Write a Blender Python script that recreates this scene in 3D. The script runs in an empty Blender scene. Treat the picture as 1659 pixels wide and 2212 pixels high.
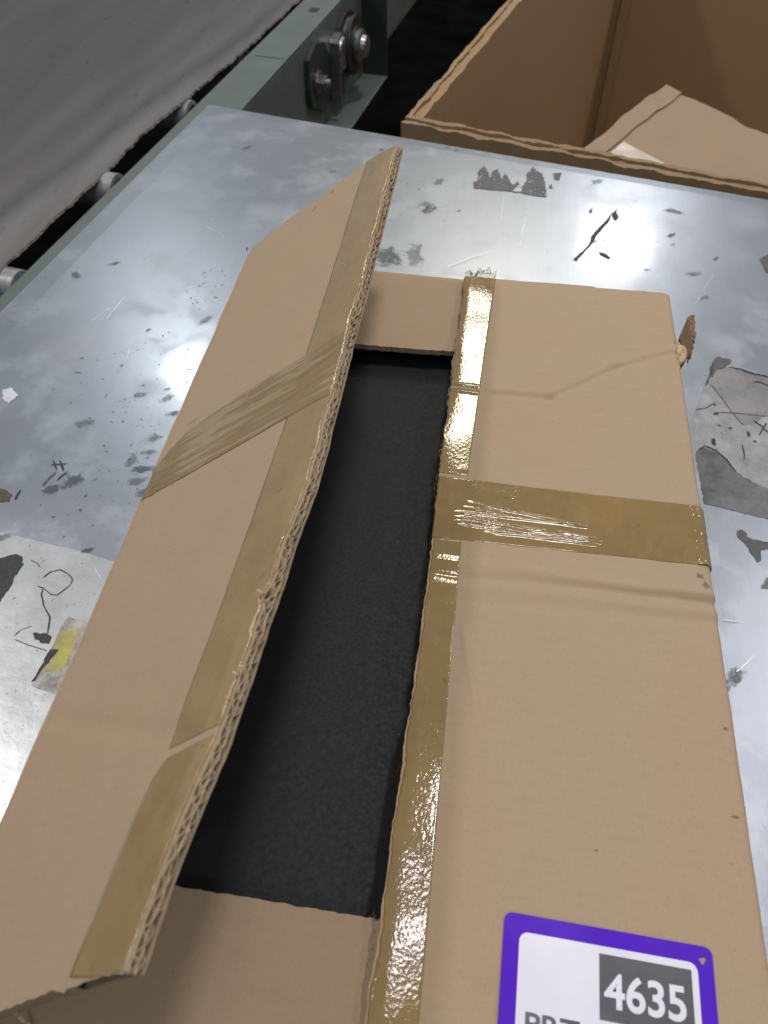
import bpy, math, random
from mathutils import Vector, Matrix, noise as mnoise

SC = bpy.context.scene
COL = SC.collection

# ------------------------------------------------------------------ camera
cam_d = bpy.data.cameras.new('camera')
cam_d.sensor_fit = 'VERTICAL'
cam_d.sensor_height = 36.0
cam_d.lens = 36.0 * 1662.0 / 2212.0
cam_d.clip_start = 0.01
cam_d.clip_end = 60.0
cam_d.dof.use_dof = True
cam_d.dof.focus_distance = 0.62
cam_d.dof.aperture_fstop = 11.0
cam = bpy.data.objects.new('camera', cam_d)
COL.objects.link(cam)
cam.matrix_world = Matrix(((0.9902, -0.1066, 0.0901, 0.0147),
                           (0.1395, 0.7756, -0.6156, -0.6606),
                           (-0.0043, 0.6221, 0.7829, 0.4513),
                           (0, 0, 0, 1)))
SC.camera = cam

# ------------------------------------------------------------------ ambient of the hall
w = bpy.data.worlds.new('World')
SC.world = w
w.use_nodes = True
bg = w.node_tree.nodes['Background']
bg.inputs['Color'].default_value = (0.90, 0.95, 1.0, 1)
bg.inputs['Strength'].default_value = 0.285

# ------------------------------------------------------------------ ceiling lamps and added fill lamps
def lamp(name, loc, shape, sx, sy, power, color):
    d = bpy.data.lights.new(name, 'AREA')
    d.shape = shape
    d.size = sx
    d.size_y = sy
    d.energy = power
    d.color = color
    o = bpy.data.objects.new(name, d)
    COL.objects.link(o)
    o.location = loc
    return o
lamp('ceiling_or_fill_lamp', (-0.02, 0.25, 5.0), 'ELLIPSE', 0.26, 0.28, 6.0, (1.0, 0.93, 1.0))
lamp('ceiling_or_fill_lamp', (0.62, 0.9, 5.0), 'ELLIPSE', 0.75, 0.75, 95, (1.0, 0.97, 0.98))  # added: carries the overhead light, the small lamp above only glints
lamp('ceiling_or_fill_lamp', (1.72, 8.6, 4.84), 'ELLIPSE', 0.95, 1.35, 66, (0.97, 0.96, 1.0))
lamp('ceiling_or_fill_lamp', (-3.0, 5.4, 4.84), 'ELLIPSE', 0.55, 0.6, 36, (0.95, 0.98, 1.0))
lamp('ceiling_or_fill_lamp', (0.10, 5.65, 5.0), 'RECTANGLE', 0.5, 2.0, 84, (1.0, 0.93, 0.74))
lamp('ceiling_or_fill_lamp', (4.2, 3.2, 5.0), 'ELLIPSE', 0.6, 0.6, 95, (1.0, 0.97, 0.98))  # added fill, out of view: lights the bin's left wall
lamp('ceiling_or_fill_lamp', (-3.9, 0.3, 5.0), 'ELLIPSE', 0.5, 0.5, 118, (1.0, 0.97, 0.98))  # added fill, out of view: brightens the lifted flap
lamp('ceiling_or_fill_lamp', (0.6, -3.6, 5.0), 'ELLIPSE', 0.5, 0.5, 40, (1.0, 0.97, 0.98))  # added fill behind the camera: softens the shadows

SC.view_settings.view_transform = 'Standard'
SC.view_settings.look = 'None'
SC.view_settings.exposure = 0.0
SC.view_settings.gamma = 1.0

# ------------------------------------------------------------------ small helpers
random.seed(4)
ORG = {}                                     # world origin of every thing / part

def thing(name, label, cat, loc):
    o = bpy.data.objects.new(name, None)
    o.empty_display_size = 0.05
    COL.objects.link(o)
    o.location = loc
    o['label'] = label
    o['category'] = cat
    ORG[o.name] = Vector(loc)
    return o

def mk(name, V, F, mats, parent=None, mi=None, smooth=False, label=None):
    """one mesh object from world-space vertices"""
    org = ORG[parent.name] if parent else Vector((0, 0, 0))
    me = bpy.data.meshes.new(name)
    me.from_pydata([tuple(Vector(v) - org) for v in V], [], F)
    if not isinstance(mats, (list, tuple)):
        mats = [mats]
    for m in mats:
        me.materials.append(m)
    if mi:
        me.polygons.foreach_set('material_index', mi)
    if smooth:
        me.polygons.foreach_set('use_smooth', [True] * len(me.polygons))
    me.update()
    o = bpy.data.objects.new(name, me)
    COL.objects.link(o)
    if parent:
        o.parent = parent
        ORG[o.name] = org
    if label:
        o['label'] = label
    return o

class MB:
    def __init__(s):
        s.V, s.F, s.M = [], [], []
        s.cover = {}
    def add(s, V, F, m=0):
        k = len(s.V)
        s.V += [Vector(v) for v in V]
        s.F += [tuple(i + k for i in f) for f in F]
        s.M += [m] * len(F)
    def slab(s, f, nu, nv, t=0.001, m=0, ft=None):
        """closed sheet: top f(a,b,0), bottom f(a,b,t) with a,b in 0..1"""
        V, F = [], []
        for w_ in (0.0, t):
            for i in range(nu + 1):
                for j in range(nv + 1):
                    V.append(f(i / nu, j / nv, w_))
        n = (nu + 1) * (nv + 1)
        g = lambda i, j: i * (nv + 1) + j
        for i in range(nu):
            for j in range(nv):
                a, b, c, d = g(i, j), g(i + 1, j), g(i + 1, j + 1), g(i, j + 1)
                F.append((a, b, c, d))
                F.append((n + d, n + c, n + b, n + a))
        for i in range(nu):
            F.append((g(i, 0), n + g(i, 0), n + g(i + 1, 0), g(i + 1, 0)))
            F.append((g(i, nv), g(i + 1, nv), n + g(i + 1, nv), n + g(i, nv)))
        for j in range(nv):
            F.append((g(0, j), g(0, j + 1), n + g(0, j + 1), n + g(0, j)))
            F.append((g(nu, j), n + g(nu, j), n + g(nu, j + 1), g(nu, j + 1)))
        s.add(V, F, m)
    def box(s, o, u, v, w_, m=0):
        o, u, v, w_ = map(Vector, (o, u, v, w_))
        V = [o, o + u, o + u + v, o + v, o + w_, o + u + w_, o + u + v + w_, o + v + w_]
        s.add(V, [(3, 2, 1, 0), (4, 5, 6, 7), (0, 1, 5, 4), (1, 2, 6, 5), (2, 3, 7, 6), (3, 0, 4, 7)], m)
    def tube(s, a, b, r0, r1=None, n=24, m=0, cap=True):
        a, b = Vector(a), Vector(b)
        r1 = r0 if r1 is None else r1
        ax = (b - a).normalized()
        p = ax.orthogonal().normalized()
        q = ax.cross(p)
        V = []
        for c, r in ((a, r0), (b, r1)):
            for k in range(n):
                t = 2 * math.pi * k / n
                V.append(c + p * math.cos(t) * r + q * math.sin(t) * r)
        F = [(k, (k + 1) % n, n + (k + 1) % n, n + k) for k in range(n)]
        if cap:
            F += [tuple(range(n - 1, -1, -1)), tuple(range(n, 2 * n))]
        s.add(V, F, m)
    def lathe(s, c, ax, prof, n=28, m=0):
        """profile of (distance along axis, radius)"""
        c, ax = Vector(c), Vector(ax).normalized()
        p = ax.orthogonal().normalized()
        q = ax.cross(p)
        V, F = [], []
        for h, r in prof:
            for k in range(n):
                t = 2 * math.pi * k / n
                V.append(c + ax * h + p * math.cos(t) * r + q * math.sin(t) * r)
        for i in range(len(prof) - 1):
            for k in range(n):
                F.append((i * n + k, i * n + (k + 1) % n, (i + 1) * n + (k + 1) % n, (i + 1) * n + k))
        F.append(tuple(range(n - 1, -1, -1)))
        F.append(tuple(range((len(prof) - 1) * n, len(prof) * n)))
        s.add(V, F, m)
    def patch(s, pts, z, t=0.0001, m=0, rough=0.0012, step=0.003, seed=0.0):
        """thin flat scrap with a ragged outline"""
        P = []
        n = len(pts)
        for i in range(n):
            a, b = Vector(pts[i]), Vector(pts[(i + 1) % n])
            k = max(1, int((b - a).length / step))
            for j in range(k):
                p = a.lerp(b, j / k)
                d = Vector((vn(p.x * 260, p.y * 260, seed), vn(p.x * 260, p.y * 260, seed + 9)))
                d2 = Vector((vn(p.x * 900, p.y * 900, seed), vn(p.x * 900, p.y * 900, seed + 5)))
                P.append(p + d * rough + d2 * rough * 0.6)
        k = len(P)
        V = [(p.x, p.y, z) for p in P] + [(p.x, p.y, z - t) for p in P]
        ar = sum(P[i].x * P[(i + 1) % k].y - P[(i + 1) % k].x * P[i].y for i in range(k))
        top = tuple(range(k)) if ar > 0 else tuple(range(k - 1, -1, -1))
        s.add(V, [top] + [(i, (i + 1) % k, k + (i + 1) % k, k + i) for i in range(k)], m)
    def soft(s, pts, z, m=0, seed=0.0, grow=1.25):
        """stain whose coverage fades outwards (cover: 1 in the middle, 0 at the rim)"""
        n = len(pts)
        cx, cy = sum(p[0] for p in pts) / n, sum(p[1] for p in pts) / n
        P = []
        for i in range(n):
            a, b = Vector(pts[i]), Vector(pts[(i + 1) % n])
            for j in range(4):
                P.append(a.lerp(b, j / 4))
        k = len(P)
        V, C = [(cx, cy, z)], [1.0]
        for f_, c_ in ((0.35, 1.0), (0.7, 0.75), (1.0, 0.4), (grow, 0.0)):
            for p in P:
                V.append((cx + (p.x - cx) * f_, cy + (p.y - cy) * f_, z))
                C.append(c_)
        ar = sum(P[i].x * P[(i + 1) % k].y - P[(i + 1) % k].x * P[i].y for i in range(k))
        F = [(0, 1 + i, 1 + (i + 1) % k) for i in range(k)]
        for r_ in range(3):
            o_ = 1 + r_ * k
            F += [(o_ + i, o_ + k + i, o_ + k + (i + 1) % k, o_ + (i + 1) % k) for i in range(k)]
        if ar < 0:
            F = [tuple(reversed(f)) for f in F]
        base = len(s.V)
        s.add(V, F, m)
        for i, c_ in enumerate(C):
            s.cover[base + i] = c_
    def stroke(s, pts, wd, z, m=0, seed=0.0):
        """a drawn line lying on a surface, uneven in width"""
        L = []
        for i in range(len(pts) - 1):
            a, b = Vector(pts[i]), Vector(pts[i + 1])
            k = max(2, int((b - a).length / 0.0025))
            for j in range(k):
                L.append(a.lerp(b, j / k))
        L.append(Vector(pts[-1]))
        V, F = [], []
        n = len(L)
        for i, p in enumerate(L):
            d = (L[min(i + 1, n - 1)] - L[max(i - 1, 0)])
            d = d.normalized() if d.length > 0 else Vector((1, 0))
            nn = Vector((-d.y, d.x))
            h = wd * 0.5 * (0.75 + 0.5 * vn(p.x * 400, p.y * 400, seed)) * (0.45 if i in (0, n - 1) else 1)
            sh = nn * wd * 0.35 * vn(p.x * 250, p.y * 250, seed + 3)
            V += [(p.x + sh.x + nn.x * h, p.y + sh.y + nn.y * h, z), (p.x + sh.x - nn.x * h, p.y + sh.y - nn.y * h, z)]
        for i in range(n - 1):
            F.append((2 * i, 2 * i + 1, 2 * i + 3, 2 * i + 2))
        s.add(V, F, m)
    def build(s, name, mats, parent=None, smooth=False, label=None):
        o = mk(name, s.V, s.F, mats, parent, s.M, smooth, label)
        if s.cover:
            at = o.data.attributes.new('cover', 'FLOAT', 'POINT')
            for i, c in s.cover.items():
                at.data[i].value = c
        return o

def vn(x, y=0.0, z=0.0):
    return mnoise.noise((x + 0.37, y + 11.13, z + 5.71))

def smooth_angle(o, deg=35):
    me = o.data
    me.polygons.foreach_set('use_smooth', [True] * len(me.polygons))
    me.set_sharp_from_angle(angle=math.radians(deg))

def interp(x, xs, ys):
    if x <= xs[0]:
        return ys[0]
    for i in range(len(xs) - 1):
        if x <= xs[i + 1]:
            t = (x - xs[i]) / (xs[i + 1] - xs[i])
            return ys[i] + (ys[i + 1] - ys[i]) * t
    return ys[-1]

# ------------------------------------------------------------------ materials
class NT:
    def __init__(s, name):
        s.m = bpy.data.materials.new(name)
        s.m.use_nodes = True
        s.t = s.m.node_tree
        s.p = s.t.nodes['Principled BSDF']
        s.c = s.t.nodes.new('ShaderNodeTexCoord').outputs['Object']
    def n(s, typ, **k):
        nd = s.t.nodes.new(typ)
        for a, b in k.items():
            if a.startswith('i_'):
                nd.inputs[a[2:].replace('_', ' ')].default_value = b
            else:
                setattr(nd, a, b)
        return nd
    def l(s, a, b):
        s.t.links.new(a, b)
    def coords(s, scale=(1, 1, 1), rot=(0, 0, 0), loc=(0, 0, 0)):
        mp = s.n('ShaderNodeMapping')
        mp.inputs['Scale'].default_value = scale
        mp.inputs['Rotation'].default_value = rot
        mp.inputs['Location'].default_value = loc
        s.l(s.c, mp.inputs['Vector'])
        return mp.outputs[0]
    def noise(s, scale, detail=3, vec=None, rough=0.5):
        nd = s.n('ShaderNodeTexNoise')
        nd.inputs['Scale'].default_value = scale
        nd.inputs['Detail'].default_value = detail
        nd.inputs['Roughness'].default_value = rough
        s.l(vec or s.c, nd.inputs['Vector'])
        return nd.outputs['Fac']
    def ramp(s, fac, stops):
        r = s.n('ShaderNodeValToRGB')
        el = r.color_ramp.elements
        while len(el) < len(stops):
            el.new(0.5)
        for e, (p, c) in zip(el, stops):
            e.position = p
            e.color = (*c, 1) if len(c) == 3 else c
        s.l(fac, r.inputs[0])
        return r.outputs[0]
    def mix(s, fac, a, b, mode='MIX'):
        nd = s.n('ShaderNodeMix', data_type='RGBA', blend_type=mode)
        for sock, v in ((nd.inputs[0], fac), (nd.inputs[6], a), (nd.inputs[7], b)):
            if isinstance(v, (int, float)):
                sock.default_value = v
            elif isinstance(v, tuple):
                sock.default_value = (*v, 1)
            else:
                s.l(v, sock)
        return nd.outputs[2]
    def math(s, op, a, b=0.0):
        nd = s.n('ShaderNodeMath', operation=op)
        for sock, v in ((nd.inputs[0], a), (nd.inputs[1], b)):
            if isinstance(v, (int, float)):
                sock.default_value = v
            else:
                s.l(v, sock)
        return nd.outputs[0]
    def bump(s, h, strength, dist, prev=None):
        b = s.n('ShaderNodeBump')
        b.inputs['Strength'].default_value = strength
        b.inputs['Distance'].default_value = dist
        s.l(h, b.inputs['Height'])
        if prev:
            s.l(prev, b.inputs['Normal'])
        return b.outputs[0]
    def done(s, color=None, rough=None, metal=0.0, normal=None, **k):
        for nm, v in (('Base Color', color), ('Roughness', rough), ('Metallic', metal), ('Normal', normal), ('Coat Normal', k.pop('coatn', None))):
            if v is None:
                continue
            if isinstance(v, (int, float)):
                s.p.inputs[nm].default_value = v
            elif isinstance(v, tuple):
                s.p.inputs[nm].default_value = (*v, 1)
            else:
                s.l(v, s.p.inputs[nm])
        for a, b in k.items():
            s.p.inputs[a.replace('_', ' ')].default_value = b
        return s.m

def dim(c, f):
    return tuple(x * f for x in c)

def cardboard(name, base, flute=True, warm=(1.03, 0.965, 0.93)):
    q = NT(name)
    big = q.noise(9, 2)
    c = q.mix(q.ramp(big, [(0.35, (0, 0, 0)), (0.7, (1, 1, 1))]), base, tuple(b * w_ for b, w_ in zip(base, warm)))
    fib = q.noise(620, 4, q.coords((1, 0.7, 1)), 0.72)
    c = q.mix(q.ramp(fib, [(0.3, (0.86,) * 3), (0.5, (1, 1, 1)), (0.75, (1.1,) * 3)]), c, c, 'MIX')
    c2 = q.mix(1.0, c, q.ramp(fib, [(0.25, (0.88, 0.875, 0.87)), (0.5, (1, 1, 1)), (0.8, (1.0, 1.0, 1.0))]), 'MULTIPLY')
    speck = q.noise(230, 1, q.coords((1, 1, 1), loc=(3, 1, 2)))
    c3 = q.mix(1.0, c2, q.ramp(speck, [(0.17, (0.8, 0.77, 0.74)), (0.22, (1, 1, 1))]), 'MULTIPLY')
    scuff = q.noise(38, 5, q.coords((1, 2.6, 1)), 0.65)
    c4 = q.mix(1.0, c3, q.ramp(scuff, [(0.28, (0.95, 0.945, 0.94)), (0.42, (1, 1, 1))]), 'MULTIPLY')
    nrm = q.bump(fib, 0.25, 0.0003)
    nrm = q.bump(q.noise(25, 3), 0.35, 0.0016, nrm)
    if flute:
        wv = q.n('ShaderNodeTexWave', wave_type='BANDS', bands_direction='Y')
        wv.inputs['Scale'].default_value = 41
        wv.inputs['Distortion'].default_value = 0.6
        q.l(q.c, wv.inputs['Vector'])
        nrm = q.bump(wv.outputs['Fac'], 0.16, 0.0003, nrm)
    return q.done(c4, 0.82, normal=nrm, Specular_IOR_Level=0.25)

KRAFT = (0.398, 0.300, 0.197)
M_card = cardboard('kraft cardboard', KRAFT)
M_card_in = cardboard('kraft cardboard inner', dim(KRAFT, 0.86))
M_paper = cardboard('torn kraft paper', (0.50, 0.39, 0.25), flute=False)
M_core_shade = cardboard('shaded corrugated core', (0.030, 0.020, 0.012), flute=False)  # near-black: shade in the flute gaps is painted into this colour
M_flute = cardboard('corrugated medium', (0.35, 0.27, 0.175), flute=False)
M_bin = cardboard('brown bin board', (0.325, 0.222, 0.122))
M_bin_rim = cardboard('worn bin rim', (0.27, 0.195, 0.112), flute=False)
M_box2 = cardboard('grey kraft', (0.32, 0.238, 0.158))
M_bin_joint = cardboard('bin joint', (0.30, 0.21, 0.12), flute=False)

def tape_mat(name, base, rough=0.05, bump=0.5, dull=0.0):
    q = NT(name)
    mott = q.noise(26, 5, None, 0.6)
    c = q.mix(q.ramp(mott, [(0.35, (0, 0, 0)), (0.68, (1, 1, 1))]), dim(base, 0.93), tuple(b * w_ for b, w_ in zip(base, (1.16, 1.10, 1.06))))
    air = q.ramp(q.noise(90, 6, q.coords((1, 0.55, 1), loc=(1, 6, 2)), 0.7), [(0.52, (0, 0, 0)), (0.70, (1, 1, 1))])
    c = q.mix(q.math('MULTIPLY', air, 0.22), c, (0.40, 0.30, 0.18))
    spots = q.noise(170, 2, q.coords(loc=(5, 2, 1)))
    c = q.mix(1.0, c, q.ramp(spots, [(0.24, (0.75, 0.72, 0.68)), (0.30, (1, 1, 1))]), 'MULTIPLY')
    v = q.n('ShaderNodeTexVoronoi', feature='SMOOTH_F1')
    v.inputs['Scale'].default_value = 560
    q.l(q.coords((1, 0.75, 1)), v.inputs['Vector'])
    nrm = q.bump(v.outputs['Distance'], bump * 0.5, 0.00022)
    nrm = q.bump(q.noise(760, 2), bump * 0.6, 0.00012, nrm)
    nrm = q.bump(q.noise(60, 2), 0.12, 0.0006, nrm)
    rg = q.ramp(q.noise(40, 4), [(0.3, (rough,) * 3), (0.75, (rough + 0.03 + dull,) * 3)])
    return q.done(c, rg, normal=nrm, Specular_IOR_Level=0.75)

M_tape = tape_mat('brown packing tape', (0.258, 0.178, 0.069))
M_tape_x = tape_mat('brown packing tape doubled', (0.238, 0.160, 0.060))
M_tape_dull = tape_mat('paler packing tape', (0.295, 0.214, 0.105), 0.14, 0.5, 0.1)  # paler and duller than the tape on the flat flap

def lifted_tape(name, base, pale):
    """dry tape with long streaks where the film has let go of the board"""
    q = NT(name)
    st = q.noise(1.0, 5, q.coords((9, 210, 9), rot=(0, 0, -0.16)), 0.62)
    gr = q.noise(16, 3, q.coords(loc=(2.2, 0.3, 0)))
    f_ = q.ramp(q.math('ADD', st, q.math('MULTIPLY', q.math('SUBTRACT', gr, 0.5), 0.55)), [(0.50, (0, 0, 0)), (0.60, (1, 1, 1))])
    c = q.mix(q.math('MULTIPLY', f_, 0.75), base, pale)
    nrm = q.bump(st, 0.5, 0.0012)
    nrm = q.bump(q.noise(480, 2), 0.25, 0.0002, nrm)
    return q.done(c, 0.16, normal=nrm, Specular_IOR_Level=0.6)
M_tape_l = lifted_tape('streaked packing tape', (0.262, 0.186, 0.088), (0.40, 0.31, 0.195))

def clear_mat(name):
    q = NT(name)
    t = q.t
    out = t.nodes['Material Output']
    tr = q.n('ShaderNodeBsdfTransparent')
    tr.inputs['Color'].default_value = (0.93, 0.92, 0.86, 1)
    gl = q.n('ShaderNodeBsdfGlossy')
    gl.inputs['Roughness'].default_value = 0.08
    nrm = q.bump(q.noise(300, 3), 0.8, 0.0008)
    q.l(nrm, gl.inputs['Normal'])
    lw = q.n('ShaderNodeLayerWeight')
    lw.inputs['Blend'].default_value = 0.35
    q.l(nrm, lw.inputs['Normal'])
    mx = q.n('ShaderNodeMixShader')
    q.l(q.math('MULTIPLY', lw.outputs['Fresnel'], 0.8), mx.inputs[0])
    q.l(tr.outputs[0], mx.inputs[1])
    q.l(gl.outputs[0], mx.inputs[2])
    q.l(mx.outputs[0], out.inputs['Surface'])
    return q.m
M_clear = clear_mat('clear tape film')

def simple(name, base, rough=0.5, metal=0.0, var=0.15, scale=60, bump=0.15, **k):
    q = NT(name)
    nz = q.noise(scale, 5, None, 0.62)
    c = q.mix(q.ramp(nz, [(0.3, (0, 0, 0)), (0.72, (1, 1, 1))]), dim(base, 1 - var), dim(base, 1 + var))
    r = q.ramp(q.noise(scale * 0.6, 4), [(0.3, (max(rough - 0.08, 0.03),) * 3), (0.7, (min(rough + 0.1, 1),) * 3)])
    nrm = q.bump(q.noise(scale * 5, 3), bump, 0.0004)
    return q.done(c, r, metal, nrm, **k)

def metal_top():
    q = NT('worn sheet metal')
    a = q.noise(4.2, 6, None, 0.62)
    c = q.mix(q.ramp(a, [(0.25, (0, 0, 0)), (0.75, (1, 1, 1))]), (0.415, 0.450, 0.500), (0.465, 0.495, 0.545))
    br = q.noise(1.0, 3, q.coords((340, 9, 9), rot=(0, 0, 0.21)))
    c = q.mix(1.0, c, q.ramp(br, [(0.3, (0.965,) * 3), (0.65, (1, 1, 1))]), 'MULTIPLY')
    sm = q.noise(17, 7, q.coords(loc=(1.3, 0.4, 0)), 0.68)
    smf = q.ramp(sm, [(0.49, (0, 0, 0)), (0.74, (1, 1, 1))])
    c = q.mix(q.math('MULTIPLY', smf, 0.14), c, (0.22, 0.245, 0.255))
    pink = q.ramp(q.noise(6, 4, q.coords(loc=(7, 2, 0))), [(0.55, (0, 0, 0)), (0.75, (1, 1, 1))])
    c = q.mix(q.math('MULTIPLY', pink, 0.18), c, (0.62, 0.55, 0.57))
    sp = q.noise(150, 3, q.coords(loc=(2, 8, 0)), 0.6)
    spf = q.math('MULTIPLY', q.ramp(sp, [(0.66, (0, 0, 0)), (0.70, (1, 1, 1))]),
                 q.ramp(q.noise(9, 3, q.coords(loc=(4, 4, 0))), [(0.42, (0, 0, 0)), (0.6, (1, 1, 1))]))
    c = q.mix(q.math('MULTIPLY', spf, 0.7), c, (0.14, 0.135, 0.13))
    r = q.math('ADD', q.ramp(a, [(0.25, (0.29,) * 3), (0.75, (0.33,) * 3)]), q.math('MULTIPLY', smf, 0.14))
    nrm = q.bump(br, 0.02, 0.0003)
    nrm = q.bump(q.noise(420, 3), 0.10, 0.0003, nrm)
    nrm = q.bump(q.noise(7, 2), 0.12, 0.004, nrm)
    met = q.math('SUBTRACT', 0.92, q.math('MULTIPLY', q.math('ADD', q.math('MULTIPLY', smf, 0.4), spf), 0.35))
    return q.done(c, r, met, nrm, Coat_Weight=0.5, Coat_Roughness=0.10)

M_metal = metal_top()
M_edge = simple('bare metal edge', (0.7, 0.7, 0.73), 0.22, 0.9, 0.08)
M_mark = simple('black residue', (0.030, 0.029, 0.031), 0.55, 0.0, 0.35, 200, 0.4)
M_greym = simple('grey residue', (0.088, 0.086, 0.090), 0.42, 0.0, 0.3, 160, 0.4)
M_smudge = simple('grey green smudge', (0.12, 0.145, 0.145), 0.34, 0.45, 0.3, 90, 0.2)
M_smudge2 = simple('pale grey smudge', (0.30, 0.34, 0.36), 0.30, 0.7, 0.2, 90, 0.2)
M_scr = simple('bright scratch', (0.86, 0.87, 0.9), 0.3, 0.6, 0.05)
M_brown = simple('brown residue', (0.075, 0.062, 0.050), 0.6, 0, 0.4, 260, 0.5)

def film_mat(name, a, b, rough, scale, met=0.2):
    q = NT(name)
    nz = q.noise(scale, 7, None, 0.68)
    c = q.mix(q.ramp(nz, [(0.34, (0, 0, 0)), (0.62, (1, 1, 1))]), a, b)
    sp = q.noise(210, 3, None, 0.6)
    c = q.mix(1.0, c, q.ramp(sp, [(0.28, (0.55,) * 3), (0.36, (1, 1, 1))]), 'MULTIPLY')
    nrm = q.bump(q.noise(70, 5), 0.25, 0.001)
    return q.done(c, rough, met, nrm)
M_film = film_mat('dirty plastic film', (0.21, 0.21, 0.215), (0.46, 0.46, 0.475), 0.34, 16, 0.35)
M_film_d = film_mat('sooty plastic film', (0.065, 0.065, 0.067), (0.19, 0.19, 0.195), 0.38, 22)
M_film_t = film_mat('smeared plastic film', (0.16, 0.16, 0.16), (0.30, 0.28, 0.28), 0.36, 18)
M_over = film_mat('pale plastic film', (0.44, 0.465, 0.475), (0.62, 0.635, 0.63), 0.33, 12, 0.55)
M_stk = film_mat('worn sticker', (0.20, 0.18, 0.17), (0.50, 0.46, 0.42), 0.6, 70, 0.0)
M_yel = film_mat('worn yellow ink', (0.30, 0.27, 0.12), (0.46, 0.42, 0.08), 0.55, 45, 0.0)

M_black = simple('matt black board', (0.0095, 0.0122, 0.0120), 0.6, 0, 0.09, 620, 0.02, Specular_IOR_Level=0.3)
M_floor = simple('black floor', (0.004, 0.004, 0.0043), 0.6, 0, 0.5, 6, 0.2, Specular_IOR_Level=0.0)
M_green = simple('green machine paint', (0.098, 0.122, 0.108), 0.42, 0, 0.12, 26, 0.15)
M_green_shade = simple('shaded green paint', (0.022, 0.036, 0.031), 0.45, 0, 0.2, 30, 0.15)  # same machine green with shade painted into the colour
M_steel = simple('oily steel', (0.32, 0.31, 0.32), 0.30, 0.9, 0.35, 80, 0.3)
M_dark = simple('greasy iron', (0.035, 0.033, 0.032), 0.42, 0.4, 0.4, 90, 0.4)
M_roller = simple('roller steel', (0.26, 0.26, 0.27), 0.42, 0.35, 0.3, 60, 0.2)
def broken(name, base, rough, lo, hi, scale, soft=True, metal=0.0, most=1.0):
    """scraped residue: the sheet shows through where the noise has eaten it"""
    q = NT(name)
    nz = q.noise(scale, 6, None, 0.68)
    a = q.n('ShaderNodeAttribute', attribute_name='cover')
    v = nz
    if soft:
        v = q.math('ADD', q.math('MULTIPLY', q.math('SUBTRACT', nz, 0.5), 3.2), q.math('SUBTRACT', q.math('MULTIPLY', a.outputs['Fac'], 1.1), 0.15))
    al = q.math('MULTIPLY', q.ramp(v, [(lo, (0, 0, 0)), (hi, (1, 1, 1))]), most)
    q.l(al, q.p.inputs['Alpha'])
    c = q.mix(q.noise(scale * 0.5, 4), dim(base, 0.75), dim(base, 1.3))
    return q.done(c, rough, metal, q.bump(nz, 0.3, 0.0004))
M_scrape = broken('scraped grey residue', (0.088, 0.086, 0.090), 0.45, 0.40, 0.46, 240, False)
M_soft = broken('rubbed grey stain', (0.115, 0.135, 0.135), 0.36, 0.25, 0.95, 130, True, 0.4, 0.8)
M_soft2 = broken('faint grey stain', (0.17, 0.19, 0.20), 0.34, 0.30, 1.05, 110, True, 0.5, 0.55)
M_hollow = simple('black hub', (0.012, 0.012, 0.012), 0.5)  # black that stands for the dark inside hollows

def belt_mat():
    q = NT('worn rubber belt')
    d = q.n('ShaderNodeVectorMath', operation='DOT_PRODUCT')
    d.inputs[1].default_value = (0.970, -0.242, 0)
    q.l(q.c, d.inputs[0])
    x = q.math('ADD', d.outputs['Value'], q.math('MULTIPLY', q.math('SUBTRACT', q.noise(5, 4, q.coords((1, 0.3, 1))), 0.5), 0.05))
    fac = q.math('ADD', q.math('MULTIPLY', q.math('SUBTRACT', x, 0.319), 1.6), 1.0)   # belt edge sits near 1
    c = q.ramp(fac, [(0.0, (0.084, 0.083, 0.078)), (0.66, (0.088, 0.087, 0.082)), (0.74, (0.108, 0.105, 0.101)), (0.80, (0.096, 0.088, 0.096)),
                     (0.88, (0.124, 0.115, 0.123)), (0.93, (0.094, 0.087, 0.094)), (0.985, (0.165, 0.156, 0.154)), (1.0, (0.165, 0.155, 0.148))])
    st = q.noise(1.0, 4, q.coords((22, 1.6, 1), rot=(0, 0, 0.245)), 0.55)
    c = q.mix(1.0, c, q.ramp(st, [(0.28, (0.80, 0.80, 0.80)), (0.6, (1, 1, 1)), (0.8, (1.0, 1.0, 1.0))]), 'MULTIPLY')
    c = q.mix(1.0, c, q.ramp(q.noise(60, 4, q.coords((1, 0.4, 1), rot=(0, 0, 0.245))), [(0.25, (0.7,) * 3), (0.36, (1, 1, 1))]), 'MULTIPLY')
    return q.done(c, 0.7, normal=q.bump(q.noise(240, 4), 0.3, 0.0006), Specular_IOR_Level=0.2)
M_belt = belt_mat()
M_belt_edge = simple('frayed belt ply', (0.30, 0.275, 0.25), 0.85, 0, 0.35, 160, 0.5)
M_purple = simple('purple print', (0.080, 0.009, 0.50), 0.5, 0, 0.03, 40, 0.03, Specular_IOR_Level=0.15)
M_white = simple('white label paper', (0.72, 0.70, 0.78), 0.42, 0, 0.03, 40, 0.03)
M_ink = simple('dark grey print', (0.058, 0.055, 0.065), 0.42, 0, 0.12, 60, 0.03)

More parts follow.
